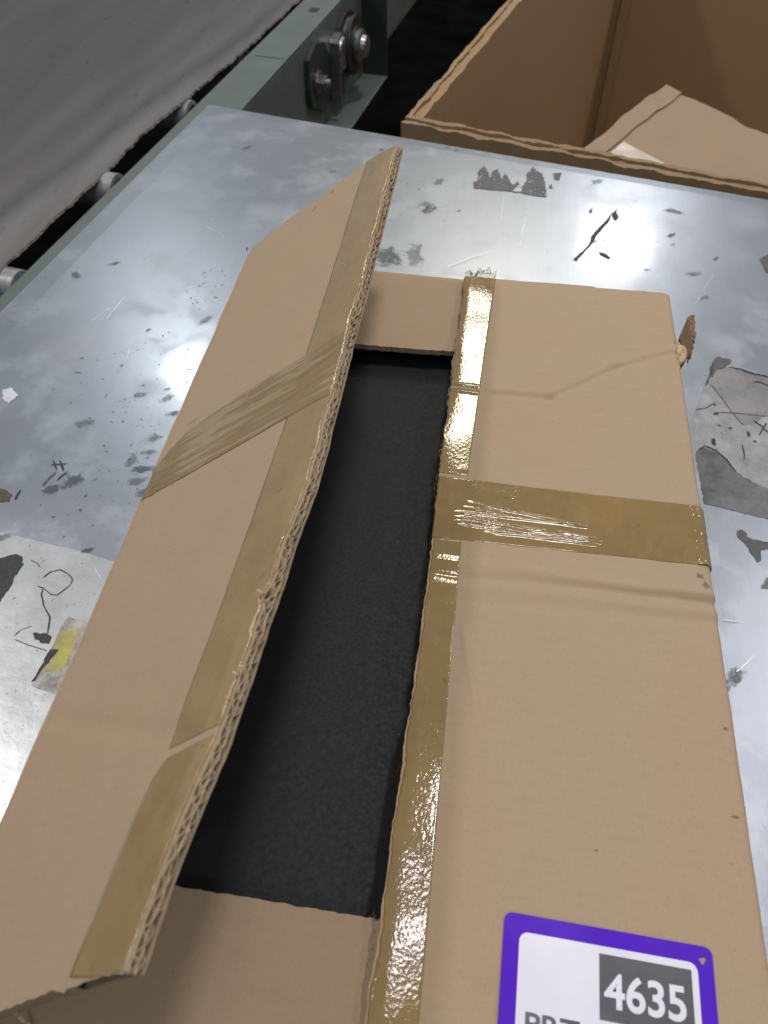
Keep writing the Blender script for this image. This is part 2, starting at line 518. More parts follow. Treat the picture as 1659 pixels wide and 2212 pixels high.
# ------------------------------------------------------------------ outlines of marks on the table (metres)
DEC = {"residue_long": [[-0.0092, 0.4615], [-0.0091, 0.4823], [-0.0032, 0.486], [-0.0049, 0.5132], [0.0032, 0.5329], [0.0102, 0.5183], [0.0145, 0.4974], [0.0189, 0.5194], [0.0254, 0.5252], [0.031, 0.5057], [0.0318, 0.4877], [0.0368, 0.5125], [0.0434, 0.5012], [0.0455, 0.4865], [0.0518, 0.4814], [0.056, 0.4909], [0.0608, 0.4826], [0.0551, 0.473], [0.051, 0.4608], [0.0644, 0.4626], [0.0654, 0.4803], [0.0696, 0.4927], [0.0705, 0.517], [0.0808, 0.5401], [0.0856, 0.5283], [0.095, 0.5203], [0.0999, 0.4878], [0.1018, 0.4503], [0.0825, 0.4506], [0.0646, 0.4568], [0.0316, 0.4594]], "residue_bit": [[0.1112, 0.5224], [0.124, 0.5272], [0.121, 0.5025], [0.1134, 0.5015]], "stick": [[0.1391, 0.2918], [0.162, 0.3312], [0.1654, 0.3541], [0.1893, 0.4015], [0.1961, 0.4158], [0.1944, 0.4022], [0.1738, 0.3578], [0.1662, 0.3342], [0.1436, 0.2887]], "stick_b": [[0.1961, 0.4158], [0.2048, 0.4306], [0.2037, 0.4195], [0.2065, 0.4065], [0.2005, 0.3977], [0.1974, 0.4063]], "stick_c": [[0.1746, 0.3148], [0.1832, 0.313], [0.1909, 0.3035], [0.1867, 0.2996], [0.1763, 0.3087]], "stick_d": [[0.1641, 0.417], [0.1688, 0.4313], [0.1675, 0.4147]], "dot": [[0.1044, 0.4854], [0.1095, 0.4891], [0.1108, 0.4787], [0.1054, 0.4756]], "smudge_a": [[-0.1306, 0.2604], [-0.1307, 0.2797], [-0.1101, 0.2923], [-0.0939, 0.2749], [-0.0902, 0.2563], [-0.1061, 0.2425], [-0.1268, 0.2443]], "smudge_b": [[-0.0904, 0.2802], [-0.0837, 0.3057], [-0.0698, 0.3076], [-0.0694, 0.2782], [-0.0592, 0.2605], [-0.0602, 0.244], [-0.0823, 0.248]], "smudge_c": [[0.2714, 0.4411], [0.2831, 0.4437], [0.2994, 0.435], [0.3043, 0.4275], [0.2902, 0.4284], [0.2737, 0.4343]], "film": [[0.2668, -0.0146], [0.2711, 0.0096], [0.2795, 0.0352], [0.2896, 0.0642], [0.301, 0.1019], [0.3085, 0.1115], [0.3131, 0.1109], [0.3237, 0.1074], [0.3207, 0.0972], [0.3327, 0.0939], [0.3471, 0.0863], [0.3663, 0.0817], [0.4062, 0.0754], [0.3647, -0.1416], [0.3266, -0.1365], [0.3062, -0.1323], [0.2856, -0.1281], [0.2673, -0.1244], [0.2659, -0.0887], [0.2666, -0.0436]], "film_band": [[0.2655, -0.0538], [0.2751, -0.0434], [0.2873, -0.0488], [0.2969, -0.0613], [0.3047, -0.0758], [0.3207, -0.0887], [0.3358, -0.0959], [0.3716, -0.1056], [0.3647, -0.1416], [0.3266, -0.1365], [0.3062, -0.1323], [0.2856, -0.1281], [0.2673, -0.1244], [0.2659, -0.0887]], "film_top": [[0.2917, 0.0622], [0.3011, 0.0896], [0.3204, 0.0947], [0.3469, 0.085], [0.4062, 0.0754], [0.396, 0.0223], [0.3478, 0.0135], [0.3337, -0.0023], [0.3219, -0.0039], [0.3128, 0.0153], [0.304, 0.0385]], "film_corner": [[0.3008, 0.1006], [0.3085, 0.1115], [0.3237, 0.1074], [0.3215, 0.0973], [0.3134, 0.0889], [0.3055, 0.0878], [0.299, 0.0726], [0.2945, 0.0731]], "rt": [[0.2949, -0.1563], [0.2992, -0.154], [0.3037, -0.1584], [0.3032, -0.1619], [0.3091, -0.1652], [0.3231, -0.1658], [0.3474, -0.1657], [0.3461, -0.1725], [0.315, -0.1767], [0.3123, -0.19], [0.3094, -0.1928], [0.3052, -0.183], [0.3015, -0.1737], [0.2951, -0.1646]], "rt2": [[0.3921, 0.3276], [0.4056, 0.3427], [0.4243, 0.3408], [0.417, 0.2984], [0.3955, 0.2955]], "overlay": [[-0.5373, -0.2408], [-0.4314, -0.2571], [-0.3807, -0.2642], [-0.3412, -0.2692], [-0.308, -0.2761], [-0.2453, -0.2887], [-0.1826, -0.5382], [-0.3584, -0.5628]], "black": [[-0.4501, -0.2917], [-0.4166, -0.2884], [-0.4112, -0.285], [-0.4028, -0.2804], [-0.3959, -0.2828], [-0.3913, -0.2917], [-0.3927, -0.3025], [-0.392, -0.3115], [-0.3929, -0.3219], [-0.3947, -0.3348], [-0.4124, -0.3664]], "smear": [[-0.3501, -0.3625], [-0.3458, -0.3601], [-0.3354, -0.3616], [-0.3299, -0.3643], [-0.3311, -0.3691], [-0.3369, -0.3705], [-0.3457, -0.3677]], "label": [[-0.3298, -0.4106], [-0.3297, -0.3993], [-0.3283, -0.3756], [-0.3276, -0.3546], [-0.3253, -0.3417], [-0.3088, -0.3437], [-0.2898, -0.3494], [-0.2848, -0.4155], [-0.3096, -0.4147], [-0.3239, -0.4125]], "yellow": [[-0.3283, -0.3745], [-0.3274, -0.3628], [-0.3235, -0.3541], [-0.3154, -0.3553], [-0.3102, -0.3522], [-0.3092, -0.3707], [-0.3079, -0.3841], [-0.3104, -0.3933], [-0.3232, -0.3973], [-0.3222, -0.3827], [-0.3209, -0.3757]], "label_dark": [[-0.3309, -0.406], [-0.3301, -0.3982], [-0.3283, -0.3756], [-0.3208, -0.3746], [-0.3222, -0.3827], [-0.3259, -0.391], [-0.3277, -0.399], [-0.328, -0.4055]], "brown": [[-0.4663, -0.2097], [-0.4573, -0.2022], [-0.4482, -0.2057], [-0.4408, -0.2108], [-0.4398, -0.2184], [-0.4484, -0.2211], [-0.4593, -0.2241]], "white_spot": [[-0.5213, -0.061], [-0.5125, -0.0559], [-0.4987, -0.0676], [-0.5033, -0.0816], [-0.5123, -0.0771]], "grey_spot": [[-0.5328, 0.1702], [-0.5251, 0.175], [-0.5156, 0.1673], [-0.5168, 0.1584], [-0.5272, 0.1606]]}
STROKE = [[[[-0.3661, -0.3034], [-0.362, -0.2969], [-0.3536, -0.2925], [-0.3442, -0.2958], [-0.3374, -0.3014], [-0.337, -0.3078], [-0.3409, -0.3147], [-0.3453, -0.3204], [-0.3508, -0.3205], [-0.3568, -0.3169], [-0.3613, -0.3144], [-0.3674, -0.3133]], 0.0014], [[[-0.3613, -0.3144], [-0.36, -0.3212], [-0.3528, -0.3327], [-0.3421, -0.3435], [-0.3388, -0.3538], [-0.3369, -0.3606]], 0.0018], [[[-0.3865, -0.2856], [-0.3783, -0.2885], [-0.3736, -0.2926]], 0.0012], [[[-0.3659, -0.367], [-0.3629, -0.3607], [-0.3546, -0.3548]], 0.0012], [[[-0.3639, -0.3702], [-0.3493, -0.374], [-0.3299, -0.377]], 0.001], [[[-0.4141, -0.194], [-0.411, -0.1824], [-0.4074, -0.1731]], 0.0018], [[[-0.4022, -0.1852], [-0.3992, -0.1776], [-0.3954, -0.1714]], 0.0022], [[[-0.4347, -0.2161], [-0.4348, -0.2023]], 0.003], [[[-0.4172, -0.1649], [-0.3998, -0.1609]], 0.002], [[[-0.4175, -0.1583], [-0.4086, -0.1703]], 0.003], [[[-0.4102, -0.1573], [-0.4007, -0.1708]], 0.003], [[[0.2688, -0.0493], [0.2767, -0.0422], [0.2875, -0.0468], [0.2972, -0.0593], [0.3047, -0.0758]], 0.0022], [[[0.3349, 0.0053], [0.3411, -0.0013], [0.3481, -0.0119]], 0.0025], [[[0.3371, -0.0175], [0.349, 0.003]], 0.0025], [[[0.3168, -0.0347], [0.3175, -0.0447], [0.3164, -0.0567]], 0.002], [[[0.2727, 0.0142], [0.2836, 0.0179], [0.2934, 0.0259]], 0.0015], [[[0.2963, 0.013], [0.3157, 0.0146], [0.3362, 0.0141], [0.3508, 0.014]], 0.0013], [[[0.2945, 0.0602], [0.304, 0.0385], [0.3128, 0.0153], [0.3219, -0.0039]], 0.0012], [[[0.2937, 0.0281], [0.2962, 0.024]], 0.004], [[[0.2923, 0.0103], [0.2975, 0.011]], 0.006], [[[0.2868, -0.0296], [0.287, -0.0398]], 0.006], [[[0.3058, -0.0103], [0.3094, -0.0105]], 0.004], [[[0.2954, -0.0065], [0.2973, -0.0088]], 0.003], [[[0.3262, -0.0138], [0.3263, -0.0211]], 0.005], [[[0.33, -0.0268], [0.3333, -0.0284]], 0.004], [[[0.3202, 0.0935], [0.3324, 0.0915], [0.3469, 0.085], [0.3663, 0.0817]], 0.003], [[[0.3431, 0.0703], [0.3509, 0.0714], [0.3636, 0.0649]], 0.002], [[[0.2888, 0.0571], [0.2975, 0.0795], [0.3015, 0.0995]], 0.003], [[[-0.3104, 0.2542], [-0.3107, 0.2614]], 0.004]]
WHITE = [[[[-0.0284, 0.2506], [0.002, 0.2782], [0.0203, 0.2902]], 0.0012], [[[0.0661, 0.3109], [0.0689, 0.3566], [0.0742, 0.405]], 0.0006], [[[0.0359, 0.3678], [0.0382, 0.4447]], 0.0005], [[[0.2214, -0.0435], [0.2266, -0.0141], [0.2359, 0.0133]], 0.0012], [[[-0.4478, 0.0807], [-0.4434, 0.1096], [-0.4413, 0.1293]], 0.0009], [[[-0.3949, 0.0086], [-0.3989, 0.0293]], 0.0009], [[[-0.4661, 0.0736], [-0.4545, 0.0985], [-0.4504, 0.1038]], 0.0006], [[[0.2722, -0.3147], [0.2916, -0.2949]], 0.0016], [[[0.2671, -0.2628], [0.2834, -0.2629]], 0.0012], [[[-0.3318, -0.2754], [-0.3091, -0.2988]], 0.0012], [[[-0.3807, 0.3174], [-0.3767, 0.3271]], 0.0008], [[[-0.3863, 0.3076], [-0.3493, 0.2831]], 0.0006], [[[0.3242, 0.2806], [0.2926, 0.2104]], 0.0005]]
SPECK = [[[-0.3393, 0.1679], 0.03, 45], [[-0.3543, 0.0059], 0.05, 35], [[-0.3356, -0.0587], 0.035, 35], [[-0.3429, -0.1071], 0.045, 45], [[-0.321, -0.155], 0.05, 40], [[-0.4224, -0.0238], 0.05, 15], [[-0.382, -0.0574], 0.04, 20], [[-0.3355, 0.1338], 0.02, 20], [[-0.362, -0.1925], 0.05, 25], [[-0.0719, 0.38], 0.04, 14], [[-0.1164, 0.4299], 0.04, 8], [[0.2101, 0.3652], 0.05, 18], [[0.2357, 0.4211], 0.05, 10], [[0.0328, 0.4327], 0.08, 6]]

# ------------------------------------------------------------------ floor
fl = MB()
fl.box((-8, -4, -1.42), (16, 0, 0), (0, 16, 0), (0, 0, 0.1))
floor = fl.build('floor', M_floor)
floor['kind'] = 'structure'

# ------------------------------------------------------------------ work table
TZ = -0.16
table = thing('work_table', 'scratched grey sheet metal work table with dark tape residue under the opened box', 'table', (0.3, 0.0, -1.32))
tb = MB()
Pa, Pb = Vector((-0.4891, 0.6846)), Vector((1.40, 0.2815))
Pd = Vector((-0.6960, -0.56))
Pc = Vector((1.40, -0.56)) + Vector((-0.0, 0))
edge_pts = []
def quad_sheet(a, b, w_):
    p = (Pd.lerp(Pc, a)).lerp(Pa.lerp(Pb, a), b)
    r = 0.0016
    e = min(a * 1.9, (1 - b) * 1.0)
    dz = 0.0 if e > r else -(r - e) * 0.6
    return (p.x, p.y, TZ + dz - w_)
tb.slab(quad_sheet, 60, 60, 0.003, 0)
# turned-down skirt of the sheet, set in 2 mm
for A_, B_ in ((Pa, Pb), (Pd, Pa)):
    d = (B_ - A_).normalized()
    nrm_ = Vector((d.y, -d.x))
    o_ = A_ + nrm_ * 0.004
    tb.box((o_.x + d.x * .004, o_.y + d.y * .004, TZ - 0.0235), (d.x * (B_ - A_).length, d.y * (B_ - A_).length, 0), (nrm_.x * 0.003, nrm_.y * 0.003, 0), (0, 0, 0.0205), 1)
k = 0
for pts, wd in STROKE:
    k += 1
    tb.stroke(pts, wd * 0.85, TZ + 0.00075 + 0.00001 * k, 2 if wd > 0.0012 else 3, k)
for pts, wd in WHITE:
    k += 1
    tb.stroke(pts, wd, TZ + 0.00075 + 0.00001 * k, 4, k)
rs = random.Random(8)
for (cx, cy), rad, n in SPECK:
    for _ in range(n):
        a, r = rs.uniform(0, 6.283), rad * math.sqrt(rs.random())
        x, y = cx + math.cos(a) * r, cy + math.sin(a) * r * 1.3
        s_ = rs.choice((0.0004, 0.0006, 0.0008, 0.0011, 0.0017))
        ph = rs.uniform(0, 3)
        pts = []
        for t in range(7):
            rr = s_ * rs.uniform(0.5, 1.2)
            px, py = math.cos(t * 0.9) * rr * 1.7, math.sin(t * 0.9) * rr * 0.8
            pts.append((x + px * math.cos(ph) - py * math.sin(ph), y + px * math.sin(ph) + py * math.cos(ph)))
        k += 1
        tb.soft(pts, TZ + 0.00050 + 0.0000005 * k, 7 if rs.random() < 0.6 else 8, k, 1.2)
for nm, mi_ in (('stick', 2), ('stick_b', 2), ('stick_c', 2), ('stick_d', 2), ('dot', 3), ('white_spot', 4)):
    k += 1
    tb.patch(DEC[nm], TZ + 0.00040 + 0.00001 * k * 0.1, 0.0001, mi_, 0.0014, 0.003, k)
for nm, mi_ in (('smudge_a', 7), ('smudge_b', 8), ('smudge_c', 7), ('grey_spot', 7)):
    k += 1
    tb.soft(DEC[nm], TZ + 0.00040 + 0.000001 * k, mi_, k, 1.3)
rs = random.Random(21)
for (cx, cy, n, sp, sz) in ((-0.30, -0.06, 16, 0.09, 0.010), (-0.36, -0.20, 14, 0.09, 0.012), (-0.25, 0.15, 7, 0.08, 0.010), (0.02, 0.40, 9, 0.12, 0.012),
                            (0.27, 0.33, 7, 0.10, 0.010), (-0.20, 0.48, 7, 0.14, 0.009), (0.30, -0.30, 6, 0.07, 0.010), (-0.40, 0.12, 6, 0.1, 0.008)):
    for _ in range(n):
        x, y = cx + rs.gauss(0, sp * 0.6), cy + rs.gauss(0, sp * 0.7)
        s_, an = sz * rs.uniform(0.35, 1.2), rs.uniform(0.2, 1.2)
        pts = []
        for t in range(8):
            px, py = math.cos(t * 0.785) * s_ * rs.uniform(0.8, 1.6), math.sin(t * 0.785) * s_ * rs.uniform(0.4, 0.8)
            pts.append((x + px * math.cos(an) - py * math.sin(an), y + px * math.sin(an) + py * math.cos(an)))
        k += 1
        tb.soft(pts, TZ + 0.00022 + 0.0000006 * k, 8 if rs.random() < 0.7 else 7, k, 1.3)
tb.build('table_top', [M_metal, M_edge, M_mark, M_greym, M_scr, M_smudge, M_smudge2, M_soft, M_soft2], table)

def scrap(name, keys, mats, z, label=None, rough=0.0014):
    b_ = MB()
    for i, kk in enumerate(keys):
        b_.patch(DEC[kk], TZ + z + 0.00012 * i, 0.0001, i, rough if i == 0 else rough * 1.8, 0.003, 3 + i * 4)
    return b_.build(name, mats, table, label=label)
scrap('tape_residue', ['residue_long'], [M_scrape], 0.0005, 'jagged dark grey strip of tape residue near the far edge', 0.0022)
scrap('tape_residue', ['residue_bit'], [M_scrape], 0.0005, rough=0.002)
scrap('tape_residue', ['rt'], [M_greym], 0.0005, 'arrow shaped grey scrap beside the right side of the box', 0.0016)
scrap('tape_residue', ['rt2'], [M_greym], 0.0005)
scrap('tape_residue', ['brown'], [M_brown], 0.0005, rough=0.002)
scrap('plastic_film', ['film', 'film_top', 'film_band', 'film_corner'], [M_film, M_film_t, M_film_d, M_greym], 0.0002, 'sooty grey film stuck down beside the right side of the box', 0.001)
scrap('plastic_film', ['overlay'], [M_over], 0.00016, 'pale film covering the near left of the table', 0.0006)
scrap('tape_residue', ['black', 'smear'], [M_mark, M_mark], 0.0004, 'black torn residue on the pale film', 0.0014)
scrap('sticker_remnant', ['label', 'yellow', 'label_dark'], [M_stk, M_yel, M_mark], 0.00045, 'worn yellow and grey sticker half under the box', 0.001)
for x, y in ((-0.45, 0.52), (1.25, 0.2), (-0.55, -0.45), (1.25, -0.45)):
    b_ = MB()
    b_.box((x, y, -1.32), (0.05, 0, 0), (0, 0.05, 0), (0, 0, 1.156))
    b_.build('leg', M_steel, table)

# ------------------------------------------------------------------ conveyor
conv = thing('belt_conveyor', 'green framed conveyor with a worn grey rubber belt beside the metal table', 'conveyor', (-0.9, 0.6, -1.32))
CB, CD, CN = Vector((-0.4336, 0.7085, 0)), Vector((0.1507, 0.9886, 0)), Vector((0.9886, -0.1507, 0))
def cv(s_, n_, z):
    p = CB + CD * s_ + CN * n_
    return Vector((p.x, p.y, z))
BE = [(-0.72, -0.15), (-0.6396, 0.179), (-0.6244, 0.3009), (-0.6081, 0.3736), (-0.5888, 0.4912), (-0.5792, 0.5683), (-0.5406, 0.7227), (-0.4916, 0.9547), (-0.4465, 1.2058), (-0.30, 1.86), (-0.1, 2.7)]
bys, bxs = [p[1] for p in BE], [p[0] for p in BE]
def belt_f(a, b, w_):
    y = -0.15 + b * 2.8
    xe = interp(y, bys, bxs) + 0.0022 * vn(y * 90) + 0.0035 * vn(y * 22, 3) + (0.002 * vn(y * 300, 7) if w_ > 0 else 0)
    x = xe - (1 - a) ** 1.6 * 1.1
    z = -0.165 + 0.0025 * vn(x * 6, y * 4) - (0.004 * max(0, a - 0.93) / 0.07)
    return (x, y, z - w_)
bl = MB()
bl.slab(belt_f, 40, 420, 0.0045)
bo = bl.build('belt', [M_belt, M_belt_edge], conv)
for p in bo.data.polygons:
    if abs(p.normal.z) < 0.6:
        p.material_index = 1
def rail_slab(b_, s0, s1, n0a, n0b, n1, z0, z1, m=0):
    V = [cv(s0, n0a, z0), cv(s0, n1, z0), cv(s1, n1, z0), cv(s1, n0b, z0), cv(s0, n0a, z1), cv(s0, n1, z1), cv(s1, n1, z1), cv(s1, n0b, z1)]
    b_.add(V, [(3, 2, 1, 0), (4, 5, 6, 7), (0, 1, 5, 4), (1, 2, 6, 5), (2, 3, 7, 6), (3, 0, 4, 7)], m)
rl = MB()
rail_slab(rl, -1.0, 1.45, -0.098, -0.066, 0.0, -0.178, -0.172)       # top flange
rail_slab(rl, -1.0, 1.45, -0.006, -0.006, 0.0, -0.379, -0.1782)      # web
rail_slab(rl, -1.0, 0.690, -0.006, -0.006, 0.0625, -0.385, -0.3792)    # bottom flange
ro = rl.build('side_rail', M_green, conv)
bv = ro.modifiers.new('bevel', 'BEVEL'); bv.width = 0.0015; bv.segments = 2
rp = MB()
V0 = cv(0.684, 0.0005, -0.3788)
rp.box(V0, CN * 0.0615, CD * 0.006, (0, 0, 0.30))
rp.build('end_plate', M_green_shade, conv)  # plate faces away from the lamps, its shade is in the colour
for s0, s1, n0, n1 in ((0.455, 0.478, -0.045, -0.026), (0.21, 0.214, -0.066, -0.006)):
    b_ = MB()
    rail_slab(b_, s0, s1 if s1 - s0 > 0.01 else s0 + 0.002, n0, n0, n1, -0.1719, -0.1714)
    b_.build('slot', M_hollow, conv)
for s_ in (-0.824, -0.554, -0.280, -0.008, 0.235, 0.50):
    b_ = MB()
    c = cv(s_, -0.100, -0.1985)
    b_.lathe(c, -CN, [(0, 0.0215), (0.0015, 0.0268), (0.004, 0.0275), (1.0, 0.0275)], 36)
    r_ = b_.build('roller', M_roller, conv)
    smooth_angle(r_)
    b_ = MB()
    b_.lathe(c + CN * 0.0012, -CN, [(0.0, 0.0186), (0.0008, 0.0200), (0.02, 0.0200)], 30)
    h_ = b_.build('hollow_shade', M_hollow, r_)  # black disc paints the shade inside the hollow roller end
    b_ = MB()
    b_.lathe(c + CN * 0.004, -CN, [(0.0, 0.0125), (0.001, 0.0150), (0.005, 0.0150)], 30)
    b_.lathe(c + CN * 0.012, -CN, [(0.0, 0.0055), (0.012, 0.0055)], 6)
    h2 = b_.build('bearing', M_steel, r_)
    smooth_angle(h2)
# bearing take-up on the web
br = MB()
outl = [(0.300, -0.30), (0.292, -0.262), (0.298, -0.206), (0.345, -0.190), (0.395, -0.205), (0.412, -0.235), (0.425, -0.290), (0.420, -0.335), (0.372, -0.338)]
nV = len(outl)
br.add([cv(s_, 0.001, z) for s_, z in outl] + [cv(s_, 0.012, z) for s_, z in outl],
       [tuple(range(nV - 1, -1, -1)), tuple(range(nV, 2 * nV))] + [(i, (i + 1) % nV, nV + (i + 1) % nV, nV + i) for i in range(nV)])
bro = br.build('bracket', M_green_shade, conv)
br = MB()
rail_slab(br, 0.418, 0.426, 0.0125, 0.0125, 0.034, -0.335, -0.215)
br.build('bracket_lip', M_steel, bro)
br = MB()
cbolt = cv(0.338, 0.013, -0.262)
br.lathe(cbolt, CN, [(0, 0.023), (0.003, 0.023), (0.0032, 0.0205), (0.004, 0.0205)], 28)
br.lathe(cbolt + CN * 0.004, CN, [(0, 0.0150), (0.013, 0.0150), (0.0145, 0.0135)], 6)
br.lathe(cbolt + CN * 0.0186, CN, [(0, 0.0085), (0.008, 0.0080), (0.0095, 0.0065)], 20)
bb = br.build('bolt', M_steel, bro)
smooth_angle(bb)
br = MB()
cb2 = cv(0.545, 0.001, -0.262)
br.lathe(cb2, CN, [(0, 0.066), (0.012, 0.066), (0.0125, 0.056), (0.022, 0.054), (0.0225, 0.060), (0.030, 0.060), (0.0305, 0.040), (0.034, 0.038)], 40)
hb = br.build('bearing_housing', M_dark, conv)
smooth_angle(hb)
br = MB()
br.lathe(cb2 + CN * 0.0345, CN, [(0, 0.034), (0.010, 0.034), (0.012, 0.030), (0.0125, 0.024), (0.022, 0.022)], 36)
hb2 = br.build('collar', M_steel, hb)
smooth_angle(hb2)
br = MB()
br.lathe(cv(0.475, 0.001, -0.255), CN, [(0, 0.040), (0.020, 0.040), (0.021, 0.034), (0.026, 0.032)], 32)
wo = br.build('washer', M_steel, conv)
smooth_angle(wo)
br = MB()
br.box(cv(0.440, 0.001, -0.345), CD * 0.05, CN * 0.018, (0, 0, 0.055))
br.build('stop_block', M_dark, conv)
for s_ in (-0.7, 1.2):
    b_ = MB()
    b_.box(cv(s_, -0.36, -1.32), CD * 0.06, CN * 0.05, (0, 0, 0.935))
    b_.build('leg', M_green, conv)

# ------------------------------------------------------------------ bulk bin behind the table
BA = Vector((-0.1473, 0.6796, -0.17))
BU = Vector((math.cos(math.radians(-14.805)), math.sin(math.radians(-14.805)), 0))
BV = Vector((-BU.y, BU.x, 0))
bin_ = thing('bulk_bin', 'large open brown cardboard bin standing behind the metal table', 'bin', BA + BU * 0.7 + BV * 1.0 + Vector((0, 0, -0.85)))
def bp(u, v, z):
    return BA + BU * u + BV * v + Vector((0, 0, z))
BD = 1.13
def bin_wall(f, nu, nv, t, name, mat=M_bin):
    b_ = MB()
    b_.slab(f, nu, nv, t)
    o_ = b_.build(name, [mat, M_bin_rim], bin_, smooth=False)
    for p in o_.data.polygons:
        if p.normal.z > 0.5:
            p.material_index = 1
    return o_
def worn(x, s_=0):
    return 0.0035 * vn(x * 26, s_) + 0.0022 * vn(x * 95, s_ + 2) + 0.001 * vn(x * 260, s_ + 4)
RT = 0.030
def f_front(a, b, w_):
    u = a * 1.5
    return bp(u, 0.0 + w_ + 0.002 * vn(u * 40, b * 9), -BD * (1 - b) + (worn(u + w_ * 9) if b > 0.99 else 0))
def f_left(a, b, w_):
    v = a * 2.1 + (RT + 0.0005) * (1 - a)
    bow = 0.03 * math.sin(math.pi * a) * (1 - b)
    return bp(0.0 + w_ + bow + 0.002 * vn(v * 40, b * 9, 3), v, -BD * (1 - b) + (worn(v + w_ * 9, 5) if b > 0.99 else 0))
def f_back(a, b, w_):
    u = a * 1.5
    return bp(u, 2.101 + w_, -BD * (1 - b))
def f_right(a, b, w_):
    return bp(1.5005 + w_, a * 2.1, -BD * (1 - b))
for nm, f in (('front_wall', f_front), ('left_wall', f_left)):
    # three glued plies make the thick rim
    b_ = MB()
    for i, (o0, t0, dz) in enumerate(((0.0, 0.0085, 0.0), (0.0097, 0.0085, -0.0035), (0.0194, 0.0095, 0.0012))):
        b_.slab(lambda a, b, w_, o0=o0, dz=dz, i=i: f(a, b, o0 + w_) + Vector((0, 0, dz + 0.0015 * vn(a * 40, i * 7) if b > 0.99 else 0)), 260, 4, t0)
    o_ = b_.build(nm, [M_bin, M_bin_rim], bin_)
    for p in o_.data.polygons:
        if p.normal.z > 0.5:
            p.material_index = 1
bin_wall(f_back, 4, 4, 0.025, 'back_wall')
bin_wall(f_right, 4, 4, 0.025, 'right_wall')
b_ = MB()
b_.box(bp(0.044, 2.083, -BD), BU * 0.035, BV * 0.016, (0, 0, BD - 0.02))
b_.build('joint_strip', M_bin_joint, bin_)
b_ = MB()
b_.box(bp(0.035, 0.035, -BD), BU * 1.46, BV * 2.06, (0, 0, 0.02))
b_.build('base', M_bin, bin_)

# carton lying inside the bin
P0, P1, P2 = Vector((0.1792 + 0.0, 0, 0)), None, None
q0 = Vector((0.3760, 1.2078, -0.30)); q1 = Vector((0.6145, 0.9728, -0.30)); q2 = Vector((0.188, 0.8917, -0.30))
e1 = (q1 - q0).normalized(); e2 = (q2 - q0).normalized()
ic = thing('carton', 'pale cardboard carton with a whitish tape strip lying tilted inside the brown bin', 'carton', q0 + e1 * 0.3 + e2 * 0.2 + Vector((0, 0, -0.4)))
L1, L2 = 0.62, 0.52
dn = Vector((0.03, 0.02, -0.40))
b_ = MB()
def top_f(a, b, w_):
    p = q0 + e1 * (a * L1) + e2 * (b * L2)
    return p + Vector((0, 0, -w_ + 0.012 * vn(p.x * 7, p.y * 7) + 0.003 * vn(p.x * 30, p.y * 24) - (0.006 if b > 0.99 else 0)))
b_.slab(top_f, 60, 50, 0.006)
b_.build('top_panel', M_box2, ic, smooth=False)
b_ = MB()
b_.box(q0 + e2 * 0.004 + e1 * 0.004 + Vector((0, 0, -0.012)) + dn, e1 * (L1 - 0.008), e2 * (L2 - 0.008), -dn + Vector((0, 0, 0.001)))
b_.build('body', M_box2, ic)
b_ = MB()
b_.slab(lambda a, b, w_: top_f(0.004 + a * 0.07 + 0.006 * vn(b * 9), b, w_) + Vector((0, 0, 0.0046 + 0.004 * max(0, vn(b * 7, a * 2)))), 6, 40, 0.004)
b_.build('side_flap', M_box2, ic)
b_ = MB()
b_.slab(lambda a, b, w_: top_f(0.085 + a * 0.20, 0.53 + b * 0.15, w_) + Vector((0, 0, 0.0012)), 30, 10, 0.0004)
M_paleT = simple('pale tape', (0.56, 0.47, 0.37), 0.35, 0, 0.08, 30)
b_.build('tape_strip', M_paleT, ic)

# ------------------------------------------------------------------ the opened box
XL, XR, YB, YF = -0.2235, 0.2000, 0.0, -0.675
box = thing('cardboard_box', 'taped cardboard box with one long flap lifted and a purple label, on the metal table', 'box', (-0.012, -0.33, TZ))
T = 0.0062
# walls
b_ = MB()
b_.slab(lambda a, b, w_: (XR - w_ + 0.0012 * vn(a * 20, b * 3), YF + a * (YB - YF), TZ + 0.0012 + b * (-0.008 - TZ)), 60, 6, T)
b_.build('side_wall', M_card, box)
b_ = MB()
b_.slab(lambda a, b, w_: (XL + w_ + 0.0012 * vn(a * 20, b * 3, 4), YF + a * (0.0135 - YF), TZ + 0.0012 + b * (-0.004 - TZ)), 60, 6, T)
b_.build('side_wall', M_card, box)
b_ = MB()
b_.slab(lambda a, b, w_: (XL + T + 0.001 + a * (XR - XL - 2 * T - 0.002), interp(a, [0, 1], [0.012, -0.0010]) - w_, TZ + 0.0012 + b * (-0.0085 - TZ)), 6, 3, T)
b_.build('end_wall', M_card, box)
b_ = MB()
b_.slab(lambda a, b, w_: (XL + T + 0.001 + a * (XR - XL - 2 * T - 0.002), YF + 0.001 + w_, TZ + 0.0012 + b * (-0.0085 - TZ)), 6, 3, T)
b_.build('end_wall', M_card, box)
b_ = MB()
b_.box((XL + 0.008, YF + 0.009, TZ + 0.0012), (XR - XL - 0.016, 0, 0), (0, 0.66, 0), (0, 0, 0.006))
b_.build('base', M_card_in, box)

